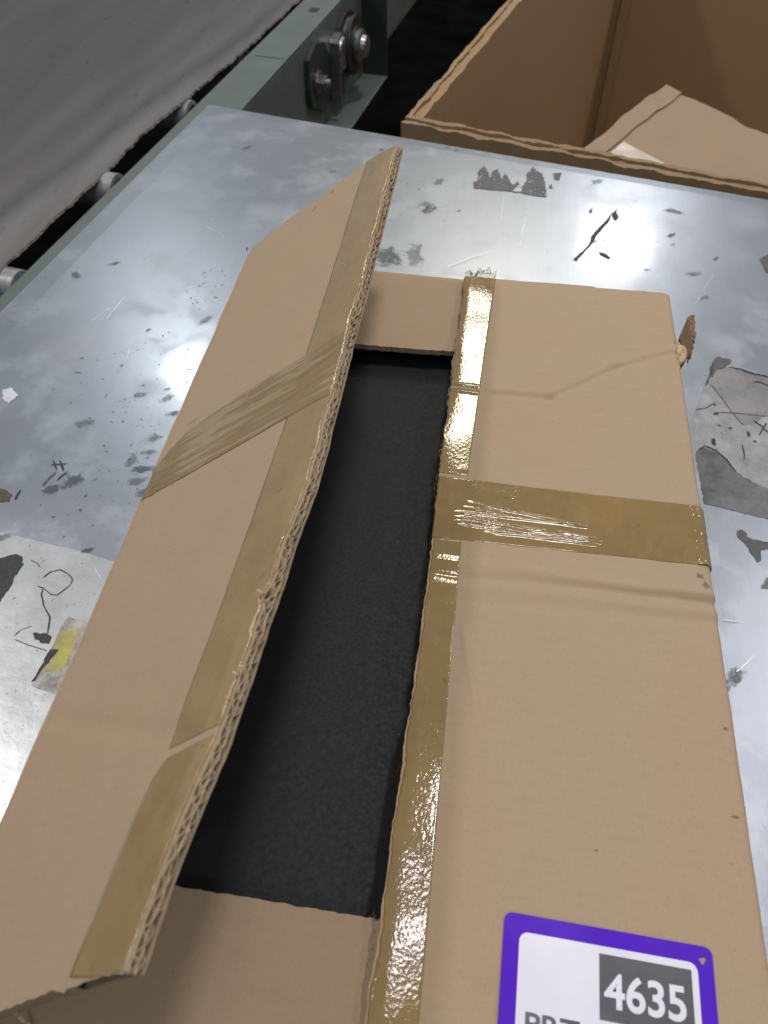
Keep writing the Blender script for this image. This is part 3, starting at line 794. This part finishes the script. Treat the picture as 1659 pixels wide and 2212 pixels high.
# short flaps
def short_back(a, b, w_):
    x = -0.214 + a * 0.405
    yh = interp(x, [-0.22, 0.2], [0.0125, 0.0])
    yend = -0.1035 + 0.0010 * vn(x * 160, 1) + 0.0008 * vn(x * 420, 2) + 0.002 * vn(x * 12, 8)
    y = yh + (yend - yh) * b
    z = -0.0072 - 0.0030 * b ** 2 + 0.0010 * vn(x * 14, y * 14)
    if b < 0.05:
        z -= (1 - b / 0.05) ** 2 * 0.0022
    return (x, y, z - w_)
b_ = MB()
b_.slab(short_back, 160, 20, 0.0055)
o_ = b_.build('short_flap', [M_card, M_core_shade], box)
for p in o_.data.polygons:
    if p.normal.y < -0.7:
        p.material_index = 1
def short_front(a, b, w_):
    x = -0.214 + a * 0.405
    yend = -0.5765 + interp(x, [-0.12, 0.0], [0.0008, 0.0]) + 0.0007 * vn(x * 160, 4) + 0.0006 * vn(x * 420, 5)
    y = YF + 0.001 + (yend - YF) * b
    z = -0.0076 - 0.005 * b ** 2 + 0.0016 * vn(x * 16, y * 12, 5)
    return (x, y, z - w_)
b_ = MB()
b_.slab(short_front, 160, 20, 0.0055)
o_ = b_.build('short_flap', [M_card_in, M_core_shade], box)

# ---- right long flap, still folded flat
def rf_z(x, y):
    z = 0.0013 * vn(x * 9, y * 7, 2) + 0.0003 * vn(x * 40, y * 30, 6)
    # crush lines across the flap
    for y0, sl, am, wd in ((-0.3435, -0.018, 0.0018, 0.0035), (-0.3535, 0.0, -0.0024, 0.003), (-0.3640, 0.012, 0.0012, 0.004), (-0.376, 0.03, -0.0009, 0.004)):
        d = (y - y0 - sl * x + 0.003 * vn(x * 20, y0 * 50)) / wd
        z += am * math.exp(-d * d) * (0.35 + 0.65 * min(1, max(0, x / 0.16)))
    # old diagonal crease
    for (ax, ay, bx, by, am) in ((0.035, -0.1655, 0.090, -0.164, 0.0017), (0.085, -0.164, 0.142, -0.118, 0.0015), (0.142, -0.118, 0.20, -0.088, 0.0013), (0.02, -0.262, 0.10, -0.235, 0.0002), (0.03, -0.40, 0.045, -0.47, -0.0011)):
        dx, dy = bx - ax, by - ay
        L = math.hypot(dx, dy)
        t = ((x - ax) * dx + (y - ay) * dy) / L
        d = (-(x - ax) * dy + (y - ay) * dx) / L
        if -0.01 < t < L + 0.01:
            g = min(1, (t + 0.01) / 0.012, (L + 0.01 - t) / 0.012)
            z -= am * math.exp(-(d / 0.0024) ** 2) * g
            z += am * 0.5 * math.exp(-((d - 0.006) / 0.004) ** 2) * g
    # rolled fold at the right edge, scuffed
    R_ = 0.0055 + 0.001 * vn(y * 30, 1)
    if x > XR - R_:
        e = min(1.0, (x - (XR - R_)) / R_)
        z -= R_ * (1 - math.sqrt(max(0.0, 1 - e * e)))
    # frayed left edge sits slightly down
    z -= 0.0005 * math.exp(-((x) / 0.004) ** 2) * (0.6 + 0.8 * vn(y * 18, 4))
    return z
def rf_xe(y):
    return 0.0005 + 0.0010 * vn(y * 60, 1) + 0.0008 * vn(y * 210, 2) + 0.0015 * vn(y * 9, 3) - 0.003 * max(0, (-0.5 - y)) / 0.17
def rf_yb(x):
    y = 0.0005 + 0.0007 * vn(x * 130, 3) + 0.0006 * vn(x * 40, 5)
    if x > 0.128:
        y -= 0.0018
    if x > 0.190:
        y -= (x - 0.190) * 0.18
    return y
def rf(a, b, w_):
    a2 = a ** 1.0
    y0 = YF + b * (YB - YF)
    xe = rf_xe(y0)
    x = xe + (XR - xe) * a2
    yb = rf_yb(x)
    y = YF + b * (yb - YF)
    return (x, y, rf_z(x, y) - w_)
b_ = MB()
b_.slab(rf, 120, 330, 0.0058)
o_ = b_.build('long_flap', [M_card, M_paper], box)
rflap = o_
for p in o_.data.polygons:
    c = p.center + ORG[box.name]
    if p.normal.z < 0.4 and c.x < 0.01 and p.normal.x < -0.3:
        p.material_index = 1
o_.data.polygons.foreach_set('use_smooth', [True] * len(o_.data.polygons))
o_.data.set_sharp_from_angle(angle=math.radians(50))

def tape_wr(x, y):
    """small wrinkles and bubbles standing in the tape film"""
    z = 0.0
    for (y0, am, wd) in ((-0.1580, 0.0009, 0.0014), (-0.1665, 0.0008, 0.0013), (-0.1615, -0.0003, 0.002)):
        d = (y - y0 + 0.05 * (x - 0.012)) / wd
        z += am * math.exp(-d * d)
    return z
def rt_edge(y):
    return interp(y, [-0.675, -0.62, -0.35, -0.262, -0.10, 0.0], [0.0250, 0.0245, 0.0226, 0.0223, 0.0275, 0.0310])
def mk_rtape(y0, y1, nm='tape_strip', mat=M_tape, ny=200):
    def f(a, b, w_):
        y = y0 + (y1 - y0) * b
        xl = rf_xe(y) + 0.0022 + 0.0010 * vn(y * 55, 7) + 0.0006 * vn(y * 240, 9) - 0.0010
        if y > -0.30:
            xl -= 0.0012
        xr = rt_edge(y)
        x = xl + (xr - xl) * a
        yy = min(y, rf_yb(x) - 0.0004)
        return (x, yy, rf_z(x, yy) + 0.00020 + tape_wr(x, yy) - w_)
    t_ = MB()
    t_.slab(f, 22, ny, 0.0001)
    return t_.build(nm, mat, rflap, smooth=True)
mk_rtape(-0.2615, 0.0005)
mk_rtape(-0.6745, -0.3247, ny=300)
def xt(a, b, w_):
    x0 = rf_xe(-0.295) + 0.0006
    x = x0 + (XR + 0.0008 - x0) * a
    y = interp(x, [0, 0.2], [-0.3243, -0.3224]) * (1 - b) + b * interp(x, [0, 0.2], [-0.2650, -0.2680])
    y += 0.0005 * vn(x * 60, b * 3) * (1 if b in (0, 1) else 0)
    z = rf_z(min(x, XR - 0.0002), y) + 0.00032
    # stretched wrinkles
    for (xa, ya, xb, yb, am, wd) in XWR:
        if xa - 0.012 < x < xb + 0.012:
            t = (x - xa) / (xb - xa)
            yc = ya + (yb - ya) * t + 0.0016 * vn(x * 32, ya * 300)
            g = max(0, min(1, (x - xa + 0.008) / 0.016, (xb + 0.008 - x) / 0.016))
            z += am * g * (0.8 + 0.5 * vn(x * 45, ya * 200)) * math.exp(-((y - yc) / wd) ** 2)
    # bubbles where it bends over the edge
    if x > XR - 0.010:
        z += 0.0010 * max(0, vn(y * 330, x * 120)) + 0.0004
    return (x, y, z - w_)
rw = random.Random(3)
XWR = [(0.022, -0.2985, 0.112, -0.3005, 0.0011, 0.0010), (0.030, -0.2890, 0.108, -0.2985, 0.0012, 0.0009), (0.022, -0.3040, 0.080, -0.3065, 0.0012, 0.0010),
       (0.022, -0.3075, 0.095, -0.3100, 0.0012, 0.0010), (0.024, -0.3105, 0.122, -0.3125, 0.0010, 0.0008), (0.045, -0.3145, 0.118, -0.3155, 0.0010, 0.0008),
       (0.090, -0.3070, 0.122, -0.3110, 0.0010, 0.0010), (0.028, -0.2935, 0.06, -0.2975, 0.0009, 0.0007)]
t_ = MB()
t_.slab(xt, 240, 90, 0.0001)
t_.build('tape_strip', M_tape_x, rflap, smooth=True)
# cross tape turned down over the right side
t_ = MB()
t_.slab(lambda a, b, w_: (XR + 0.0012 - w_, -0.3224 + (0.0544) * a, -0.0062 - b * 0.06), 20, 12, 0.0001)
t_.build('tape_strip', M_tape_x, box)

# loose clear film along the torn right edge
def loose(a, b, w_):
    y = -0.672 + b * 0.235
    ww = 0.0095 * min(1, (1 - b) / 0.28 + 0.06) * (0.85 + 0.35 * vn(y * 28, 4))
    x = rf_xe(y) + 0.0015 - a * ww
    z = rf_z(0.001, y) - 0.0006 - a * (0.004 + 0.010 * min(1, (1 - b) * 2)) + 0.0022 * vn(y * 70, a * 2.5) * a + 0.0009 * vn(y * 260, a * 5) * a
    return (x, y, z - w_)
t_ = MB()
t_.slab(loose, 12, 220, 0.00008)
t_.build('loose_film', M_clear, rflap, smooth=True)
def loose2(a, b, w_):
    y = -0.44 + b * 0.36
    ww = 0.0028 * (0.5 + abs(vn(y * 40, 2)) * 1.6)
    x = rf_xe(y) + 0.0008 - a * ww
    z = rf_z(0.001, y) - 0.0004 - a * 0.003 + 0.0012 * vn(y * 120, a * 3) * a
    return (x, y, z - w_)
t_ = MB()
t_.slab(loose2, 5, 300, 0.00008)
t_.build('loose_film', M_clear, rflap, smooth=True)
def crumple(a, b, w_):
    x = 0.001 + a * 0.030
    h = 0.010 * b * (0.55 + 0.9 * vn(x * 130, 6) + 0.3 * vn(x * 400, 2))
    y = 0.0012 + 0.006 * b * (0.6 + vn(x * 160, b * 3)) + 0.0015 * vn(x * 300, b * 6)
    return (x, y, -0.0015 + max(0.0, h) - w_)
t_ = MB()
t_.slab(crumple, 50, 10, 0.00008)
t_.build('loose_film', M_clear, rflap, smooth=True)

# torn scrap of board standing off the right rear corner
def torn(a, b, w_):
    # a: attach line -> valley -> ridge -> outer edge, b: from the box's rear corner forward
    rows = [((0.1985, -0.058, -0.004), (0.1985, -0.100, -0.005)),
            ((0.2050, -0.055, -0.016), (0.2030, -0.096, -0.012)),
            ((0.2105, -0.040, 0.004), (0.2062, -0.094, 0.001)),
            ((0.2195, -0.030, -0.002), (0.2085, -0.092, -0.010))]
    t = a * 3
    i = min(2, int(t))
    t -= i
    p0 = Vector(rows[i][0]).lerp(Vector(rows[i][1]), b)
    p1_ = Vector(rows[i + 1][0]).lerp(Vector(rows[i + 1][1]), b)
    p = p0.lerp(p1_, t)
    bulge = math.sin(b * math.pi) * a
    p.x += 0.0035 * bulge + 0.0016 * vn(b * 14, 2) * a + 0.0008 * vn(b * 50, 5) * a
    p.y += 0.0014 * vn(b * 11, a * 4, 3)
    p.z += 0.0018 * vn(b * 8, a * 6, 7)
    return (p.x, p.y, p.z - w_)
t_ = MB()
t_.slab(torn, 24, 40, 0.0009)
M_torn = cardboard('torn board', (0.25, 0.175, 0.105), flute=False)
t_.build('torn_scrap', [M_torn], box)
def torn2(a, b, w_):
    y = -0.072 - b * 0.028
    ln = 0.008 * math.sin(math.pi * min(1, b * 0.9 + 0.1)) + 0.001 * vn(b * 30, 2)
    x = XR - 0.0035 + a * (ln + 0.004)
    z = 0.0008 - a * 0.005 + 0.002 * vn(b * 8, a * 3)
    return (x, y, z - w_)
t_ = MB()
t_.slab(torn2, 8, 24, 0.0014)
t_.build('torn_scrap', [M_paper], box)

# ---- left long flap, lifted; local frame u (from hinge), y, w (down through the board)
THY = [-0.70, -0.63, -0.602, -0.578, -0.556, -0.53, -0.484, -0.46, -0.436, -0.40, -0.36, -0.30, 0.02]
THA = [46.0, 45.1, 44.7, 43.9, 42.9, 42.1, 41.2, 40.6, 40.0, 39.4, 39.1, 39.1, 39.5]
def th(y):
    s_ = 0
    for d in (-0.03, -0.015, 0, 0.015, 0.03):
        s_ += interp(y + d, THY, THA)
    return math.radians(s_ / 5)
def lf_bump(u, y):
    h = 0.0010 * vn(u * 8, y * 6, 12) + 0.0003 * vn(u * 40, y * 34, 16)
    if u > 0.19:
        h -= (u - 0.19) * 0.10 * (0.6 + vn(y * 25, 2))
    d = (y + 0.52 + 0.25 * (u - 0.1)) / 0.006
    h -= 0.0006 * math.exp(-d * d)
    d = (y + 0.42 - 0.3 * (u - 0.1)) / 0.008
    h -= 0.0004 * math.exp(-d * d)
    return h
def LF(u, y, w_):
    t = th(y)
    h = lf_bump(u, y)
    if u < 0.008:                      # rolled hinge
        k_ = (0.008 - u) / 0.008
        h -= 0.0035 * k_ * k_
    return Vector((XL + u * math.cos(t) - (h - w_) * math.sin(t), y, u * math.sin(t) + (h - w_) * math.cos(t)))
def y_far(u):
    return interp(u, [0, 0.0045, 0.0437, 0.168, 0.203], [0.0150, 0.0158, 0.0178, 0.0094, -0.0018]) + 0.0007 * vn(u * 200, 4)
def y_near(u):
    y = interp(u, [0, 0.05, 0.106, 0.1500, 0.159, 0.165, 0.174, 0.204], [-0.668, -0.659, -0.648, -0.6388, -0.6392, -0.6380, -0.6358, -0.6325])
    return y + 0.0010 * vn(u * 150, 6) + 0.0007 * vn(u * 420, 8)
def u_edge(y, lay):
    e = 0.2030 + 0.0006 * vn(y * 30, 21) + 0.0004 * vn(y * 150, 22)
    if lay == 0:      # printed outer liner tears back the most
        e -= 0.0012 + 0.0022 * max(0, vn(y * 33, 25) + 0.15) + 0.0008 * vn(y * 260, 26)
        e -= 0.0035 * math.exp(-((y + 0.468) / 0.005) ** 2)
    if lay == 2:
        e += 0.0006 * vn(y * 120, 27)
    return e
TT = 0.0060
def lf_sheet(w0, t0, lay, nu, nv):
    def f(a, b, w_):
        un = a * 0.203
        y = y_near(un) + (y_far(un) - y_near(un)) * b
        u = a * u_edge(y, lay)
        return LF(u, y, w0 + w_)
    return f, nu, nv, t0
lf = MB()
for w0, t0, lay, nu, nv, m in ((0.0, 0.00055, 0, 70, 420, 0), (TT - 0.0006, 0.0006, 2, 40, 420, 1)):
    f, nu, nv, t0 = lf_sheet(w0, t0, lay, nu, nv)
    lf.slab(f, nu, nv, t0, m)
# board body behind the torn edge
def corebody(a, b, w_):
    un = a * 0.164
    y = y_near(un) + 0.0003 + (y_far(un) - y_near(un) - 0.001) * b
    return LF(un, y, 0.00056 + w_)
lf.slab(corebody, 40, 200, TT - 0.00118, 2)  # near-black core paints the shade behind the flutes
lflap = lf.build('long_flap', [M_card, M_card_in, M_core_shade], box)
for p in lflap.data.polygons:
    if p.material_index == 2 and p.normal.y < -0.4:
        p.material_index = 1
lflap.data.polygons.foreach_set('use_smooth', [True] * len(lflap.data.polygons))
lflap.data.set_sharp_from_angle(angle=math.radians(50))

# exposed corrugation
ed = MB()
def ribbon(path, u0, uj, t, m, seed):
    """path: list of (y, w) -> sheet standing from u0 out to the torn edge"""
    V, F = [], []
    n = len(path)
    for i, (y, w_) in enumerate(path):
        a, b = path[max(0, i - 1)], path[min(n - 1, i + 1)]
        d = Vector((b[0] - a[0], b[1] - a[1]))
        d = d.normalized() if d.length else Vector((1, 0))
        nn = Vector((-d.y, d.x)) * t * 0.5
        ue = u_edge(y, 1) - 0.0005 + uj * (vn(y * 190, w_ * 500, seed) + 0.6 * vn(y * 520, w_ * 900, seed + 2))
        for (uu, sg) in ((u0, 1), (ue, 1), (ue, -1), (u0, -1)):
            V.append(LF(uu, y + nn.x * sg, min(max(w_ + nn.y * sg, 0.0004), TT - 0.0003)))
    for i in range(n - 1):
        k_ = 4 * i
        for e in range(4):
            F.append((k_ + e, k_ + (e + 1) % 4, k_ + 4 + (e + 1) % 4, k_ + 4 + e))
    ed.add(V, F, m)
def mid_w(y):
    return TT * 0.50 + 0.0011 * vn(y * 60, 31) + 0.0008 * vn(y * 170, 33)
y0, y1 = y_near(0.2) + 0.0005, y_far(0.2) - 0.0005
N = int((y1 - y0) / 0.0011)
ribbon([(y0 + (y1 - y0) * i / N, mid_w(y0 + (y1 - y0) * i / N)) for i in range(N + 1)], 0.165, 0.0012, 0.00050, 0, 41)
def flutes(lay, wl, seed):
    rr = random.Random(seed)
    y = y0
    path = []
    ph = 0
    while y < y1:
        L = wl * rr.choice((rr.uniform(0.62, 0.9), rr.uniform(0.85, 1.15), rr.uniform(1.1, 1.5)))
        lean = rr.uniform(-0.55, 0.55)
        squash = rr.uniform(0.75, 1.0) if rr.random() > 0.25 else rr.uniform(0.35, 0.7)
        pw = rr.uniform(0.6, 1.5)
        for k_ in range(14):
            t = k_ / 14
            s_ = (0.5 - 0.5 * math.cos(2 * math.pi * t)) ** pw
            yy = y + L * (t + lean * 0.17 * math.sin(2 * math.pi * t) ** 2 * (1 if t < 0.5 else -0.4))
            yy += 0.0007 * vn(y * 300, t * 3, seed) + 0.0004 * vn(t * 5, y * 900, seed)
            if yy > y1:
                break
            if lay == 0:
                a, b = 0.0006, mid_w(yy) - 0.0002
            else:
                a, b = mid_w(yy) + 0.0002, TT - 0.0008
            s2 = s_ * squash + 0.14 * vn(yy * 700, lay * 5, seed)
            path.append((yy, a + (b - a) * min(1, max(0, s2))))
        y += L
    ribbon(path, 0.165, 0.0010, 0.00042, 1, seed)
flutes(0, 0.0080, 51)
flutes(1, 0.0090, 52)
# small curls of torn liner hanging on the edge
rc = random.Random(12)
for yc, big in ((-0.467, 0.9), (-0.4720, 0.8), (-0.5125, 0.7), (-0.5255, 0.6)):
    a0 = rc.uniform(-0.6, 0.6)
    ln = rc.uniform(0.005, 0.009) * big
    wd = rc.uniform(0.0012, 0.0026) * big
    def curl(a, b, w_, a0=a0, ln=ln, wd=wd, yc=yc):
        t = a * 2.6
        r = ln / 2.6
        s_ = r * math.sin(t)
        h = r * (1 - math.cos(t))
        return LF(u_edge(yc, 0) - 0.0015 + s_ * math.cos(a0) * 0.8, yc + (b - 0.5) * wd * (1 - 0.5 * a) + s_ * math.sin(a0), -0.0004 - h * 0.9 + w_)
    ed.slab(curl, 8, 2, 0.00018, 0)
ed.build('corrugated_edge', [M_paper, M_flute], lflap)

# tapes on the lifted flap
def ltape(ya, yb, la, lb, nv, nm='tape_strip'):
    """ya/yb = y range, la/lb = left boundary u and slanted ends"""
    def f(a, b, w_):
        y = ya + (yb - ya) * b
        ul = interp(y, la, lb) + 0.0005 * vn(y * 30, 3)
        ue = u_edge(y, 0) - 0.0016 - 0.0016 * max(0, vn(y * 38, 61)) - 0.0005 * vn(y * 230, 62)
        u = ul + (ue - ul) * a
        yy = y + (0.006 * a if ya_slant and b < 0.5 else 0) * (1 - 2 * b if b < 0.5 else 0)
        yy = min(yy, y_far(u) - 0.0006)
        lift = 0.0010 * max(0, vn(yy * 90, 71)) * max(0, (a - 0.85) / 0.15) + 0.00025 * vn(yy * 45, u * 60, 5)
        return LF(u, yy, -0.00022 - max(0, lift) + w_)
    t_ = MB()
    t_.slab(f, 26, nv, 0.0001)
    return t_.build(nm, M_tape_dull, lflap, smooth=True)
ya_slant = True
ltape(-0.5430, 0.0150, [-0.543, -0.537, -0.41, -0.32, -0.256, -0.034, 0.016], [0.1655, 0.1640, 0.1592, 0.1618, 0.1613, 0.1629, 0.1654], 420)
ya_slant = False
def ltape2(a, b, w_):
    u_l = interp(b, [0, 0.9, 1.0], [0.1602, 0.1625, 0.1675])
    y = -0.6345 + (-0.5478 + 0.6345) * b
    ue = u_edge(y, 0) - 0.0016 - 0.0012 * max(0, vn(y * 38, 61))
    u = u_l + (ue - u_l) * a
    yy = y + 0.0068 * a * b
    yy = max(yy, y_near(u) + 0.0008)
    return LF(u, yy, -0.00036 - max(0, 0.0005 * vn(yy * 70, u * 90, 8)) + w_)
t_ = MB()
t_.slab(ltape2, 26, 90, 0.0001)
t_.build('tape_strip', M_tape_dull, lflap, smooth=True)
LW = [(0.03, -0.300, 0.13, -0.278, 0.0014, 0.0012), (0.02, -0.309, 0.10, -0.290, 0.0014, 0.0010), (0.035, -0.315, 0.12, -0.302, 0.0012, 0.001), (0.13, -0.275, 0.198, -0.264, 0.0018, 0.0011),
      (0.145, -0.284, 0.198, -0.273, 0.0016, 0.0010), (0.15, -0.300, 0.198, -0.292, 0.0012, 0.0010), (0.01, -0.318, 0.06, -0.305, 0.0014, 0.001), (0.05, -0.288, 0.11, -0.270, 0.0012, 0.001)]
def lx(a, b, w_):
    u = 0.0035 + a * (u_edge(-0.29, 0) - 0.0022 - 0.0035)
    lo = interp(u, [0, 0.06, 0.2], [-0.3230, -0.3220, -0.3165])
    hi = interp(u, [0.0, 0.0123, 0.0317, 0.103, 0.2], [-0.300, -0.285, -0.2647, -0.2570, -0.2555])
    if u < 0.05:
        hi += 0.0016 * vn(u * 300, 3)
        lo += 0.0012 * vn(u * 300, 5)
    y = lo + (hi - lo) * b
    h = 0.0
    for (ua, ya, ub, yb, am, wd) in LW:
        if ua - 0.012 < u < ub + 0.012:
            t = (u - ua) / (ub - ua)
            yc = ya + (yb - ya) * t + 0.0010 * vn(u * 90, ya * 300)
            g = max(0, min(1, (u - ua + 0.008) / 0.016, (ub + 0.008 - u) / 0.016))
            h += am * g * (0.7 + 0.6 * vn(u * 140, ya * 200)) * math.exp(-((y - yc) / wd) ** 2)
    if u < 0.03:
        h += 0.0008 * max(0, vn(u * 160, y * 160))
    return LF(u, y, -0.00048 - h + w_)
t_ = MB()
t_.slab(lx, 220, 80, 0.0001)
t_.build('tape_strip', M_tape_l, lflap, smooth=True)
# glossy lifted rim of the tape along the tear
def bead(a, b, w_):
    y = -0.60 + b * 0.59
    k_ = max(0.0, vn(y * 34, 81) + 0.1)
    u = u_edge(y, 0) - 0.0024 - 0.0016 * max(0, vn(y * 38, 61)) + a * (0.0004 + 0.0030 * k_)
    h = 0.0009 + 0.0016 * k_ * math.sin(a * math.pi) + 0.0004 * vn(y * 230, a * 4)
    return LF(u, y, -max(0.0006, h) + w_)
t_ = MB()
t_.slab(bead, 6, 420, 0.00008)
M_rim = tape_mat('lifted tape rim', (0.46, 0.37, 0.19), 0.08, 0.6)
t_.build('tape_rim', M_rim, lflap, smooth=True)
# loose fibre at the near hinge
t_ = MB()
pts = [Vector((-0.172, -0.6405, 0.018)), Vector((-0.173, -0.6425, 0.010)), Vector((-0.171, -0.6450, 0.002)), Vector((-0.168, -0.6470, -0.003)), Vector((-0.166, -0.6480, -0.0055))]
for i in range(4):
    t_.tube(pts[i], pts[i + 1], 0.0011, 0.0009, 8)
t_.build('paper_shred', M_paper, lflap, smooth=True)

# small stains rubbed into the board
M_stain = broken('rubbed stain', (0.16, 0.145, 0.13), 0.8, 0.25, 1.0, 300, True, 0.0, 0.6)
M_stain2 = broken('brown stain', (0.20, 0.135, 0.08), 0.8, 0.3, 1.2, 160, True, 0.0, 0.28)
def stain(par, cx, cy, rx, ry, mat, on_flap=False, sd=0):
    rr = random.Random(sd)
    m_ = MB()
    pts = [(cx + math.cos(t * 0.7854) * rx * rr.uniform(0.7, 1.2), cy + math.sin(t * 0.7854) * ry * rr.uniform(0.7, 1.2)) for t in range(8)]
    m_.soft(pts, 0.0, 0, sd, 1.3)
    if on_flap:
        m_.V = [LF(v.x, v.y, -0.0003) for v in m_.V]
    else:
        m_.V = [Vector((v.x, v.y, rf_z(v.x, v.y) + 0.0003)) for v in m_.V]
    m_.build('stain', mat, par)
stain(rflap, 0.1905, -0.3325, 0.0038, 0.0030, M_stain, sd=1)
stain(rflap, 0.1935, -0.3400, 0.0026, 0.0040, M_stain, sd=2)
stain(rflap, 0.1130, -0.5270, 0.0016, 0.0008, M_stain, sd=3)
stain(rflap, 0.1935, -0.4450, 0.0020, 0.0016, M_stain, sd=4)
stain(rflap, 0.1915, -0.4980, 0.0024, 0.0010, M_stain, sd=5)
stain(lflap, 0.1220, 0.0010, 0.0050, 0.0030, M_stain2, True, 9)
stain(lflap, 0.1020, -0.0080, 0.0040, 0.0060, M_stain2, True, 10)
stain(lflap, 0.0380, -0.2540, 0.0140, 0.0016, M_stain2, True, 11)
stain(lflap, 0.1850, -0.5980, 0.0080, 0.0060, M_stain2, True, 13)

# ---- purple label
lab = thing('label_root', 'x', 'x', (0, 0, 0))
bpy.data.objects.remove(lab)
LO = Vector((0.0638, -0.5648))
LA = math.radians(-1.4)
LXv, LYv = Vector((math.cos(LA), math.sin(LA))), Vector((math.sin(LA), -math.cos(LA)))   # right, down the label
def lp(x, y):
    p = LO + LXv * x + LYv * y
    return p
def lz(p):
    return rf_z(p.x, p.y)
def rrect(x0, y0, x1, y1, r, n=7):
    P = []
    for cx, cy, a0 in ((x1 - r, y0 + r, -90), (x1 - r, y1 - r, 0), (x0 + r, y1 - r, 90), (x0 + r, y0 + r, 180)):
        for i in range(n + 1):
            a = math.radians(a0 + 90 * i / n)
            P.append((cx + r * math.cos(a), cy + r * math.sin(a)))
    return P
def flat(name, outline, lift, mat, parent, hole=None):
    """printed layer that follows the flap"""
    from mathutils.geometry import tessellate_polygon
    loops = [[Vector((x, y, 0)) for x, y in outline]]
    if hole:
        loops.append([Vector((x, y, 0)) for x, y in hole])
    tris = tessellate_polygon(loops)
    flatv = [v for l_ in loops for v in l_]
    V = []
    for v in flatv:
        p = lp(v.x, v.y)
        V.append((p.x, p.y, lift))
    F = []
    for t3 in tris:
        a, b, c = (Vector(V[i]) for i in t3)
        F.append(tuple(t3) if (b - a).cross(c - a).z > 0 else tuple(reversed(t3)))
    return mk(name, V, F, mat, parent)
ZL = max(rf_z(x * 0.01 + 0.06, -0.665 + y * 0.01) for x in range(12) for y in range(11)) + 0.0004
label_o = flat('shipping_label', rrect(0, 0, 0.1062, 0.1015, 0.0042), ZL, M_purple, box,
               hole=[(0.0988, 0.0058), (0.1022, 0.0046), (0.1030, 0.0058), (0.1008, 0.0088)])
label_o['label'] = 'purple bordered white label printed 4635'
flat('white_panel', rrect(0.0083, 0.0083, 0.0982, 0.0940, 0.0045), ZL + 0.00012, M_white, label_o)
flat('number_panel', [(0.0490, 0.0118), (0.0949, 0.0118), (0.0949, 0.0408), (0.0490, 0.0408)], ZL + 0.00024, M_ink, label_o)
def word(txt, x0, x1, ytop, ybot, lift, mat, bold, name):
    cu = bpy.data.curves.new(name, 'FONT')
    cu.body = txt
    cu.size = 1.0
    cu.offset = bold
    cu.resolution_u = 6
    to = bpy.data.objects.new(name, cu)
    COL.objects.link(to)
    dg = bpy.context.evaluated_depsgraph_get()
    me = bpy.data.meshes.new_from_object(to.evaluated_get(dg))
    V = [v.co.copy() for v in me.vertices]
    F = [tuple(p.vertices) for p in me.polygons]
    bpy.data.objects.remove(to)
    xa, xb = min(v.x for v in V), max(v.x for v in V)
    ya, yb = min(v.y for v in V), max(v.y for v in V)
    W = []
    for v in V:
        p = lp(x0 + (v.x - xa) / (xb - xa) * (x1 - x0), ybot + (v.y - ya) / (yb - ya) * (ytop - ybot))
        W.append((p.x, p.y, lift))
    G = []
    for f in F:
        a, b, c = (Vector(W[i]) for i in f[:3])
        G.append(f if (b - a).cross(c - a).z > 0 else tuple(reversed(f)))
    return mk(name, W, G, mat, label_o)
word('4635', 0.0513, 0.0912, 0.0195, 0.0355, ZL + 0.00036, M_white, 0.022, 'number_print')
word('PRT', 0.0130, 0.0395, 0.0433, 0.0530, ZL + 0.00036, M_ink, 0.018, 'word_print')

# ------------------------------------------------------------------ black board inside the box
pb = thing('black_panel', 'flat matt black board lying inside the opened cardboard box', 'board', (-0.012, -0.335, TZ + 0.0075))
b_ = MB()
def pan(a, b, w_):
    x = -0.212 + a * 0.402
    y = -0.662 + b * 0.648
    return (x, y, -0.030 + 0.0008 * vn(x * 6, y * 5, 3) - w_)
b_.slab(pan, 40, 60, 0.12)
o_ = b_.build('panel_body', M_black, pb)
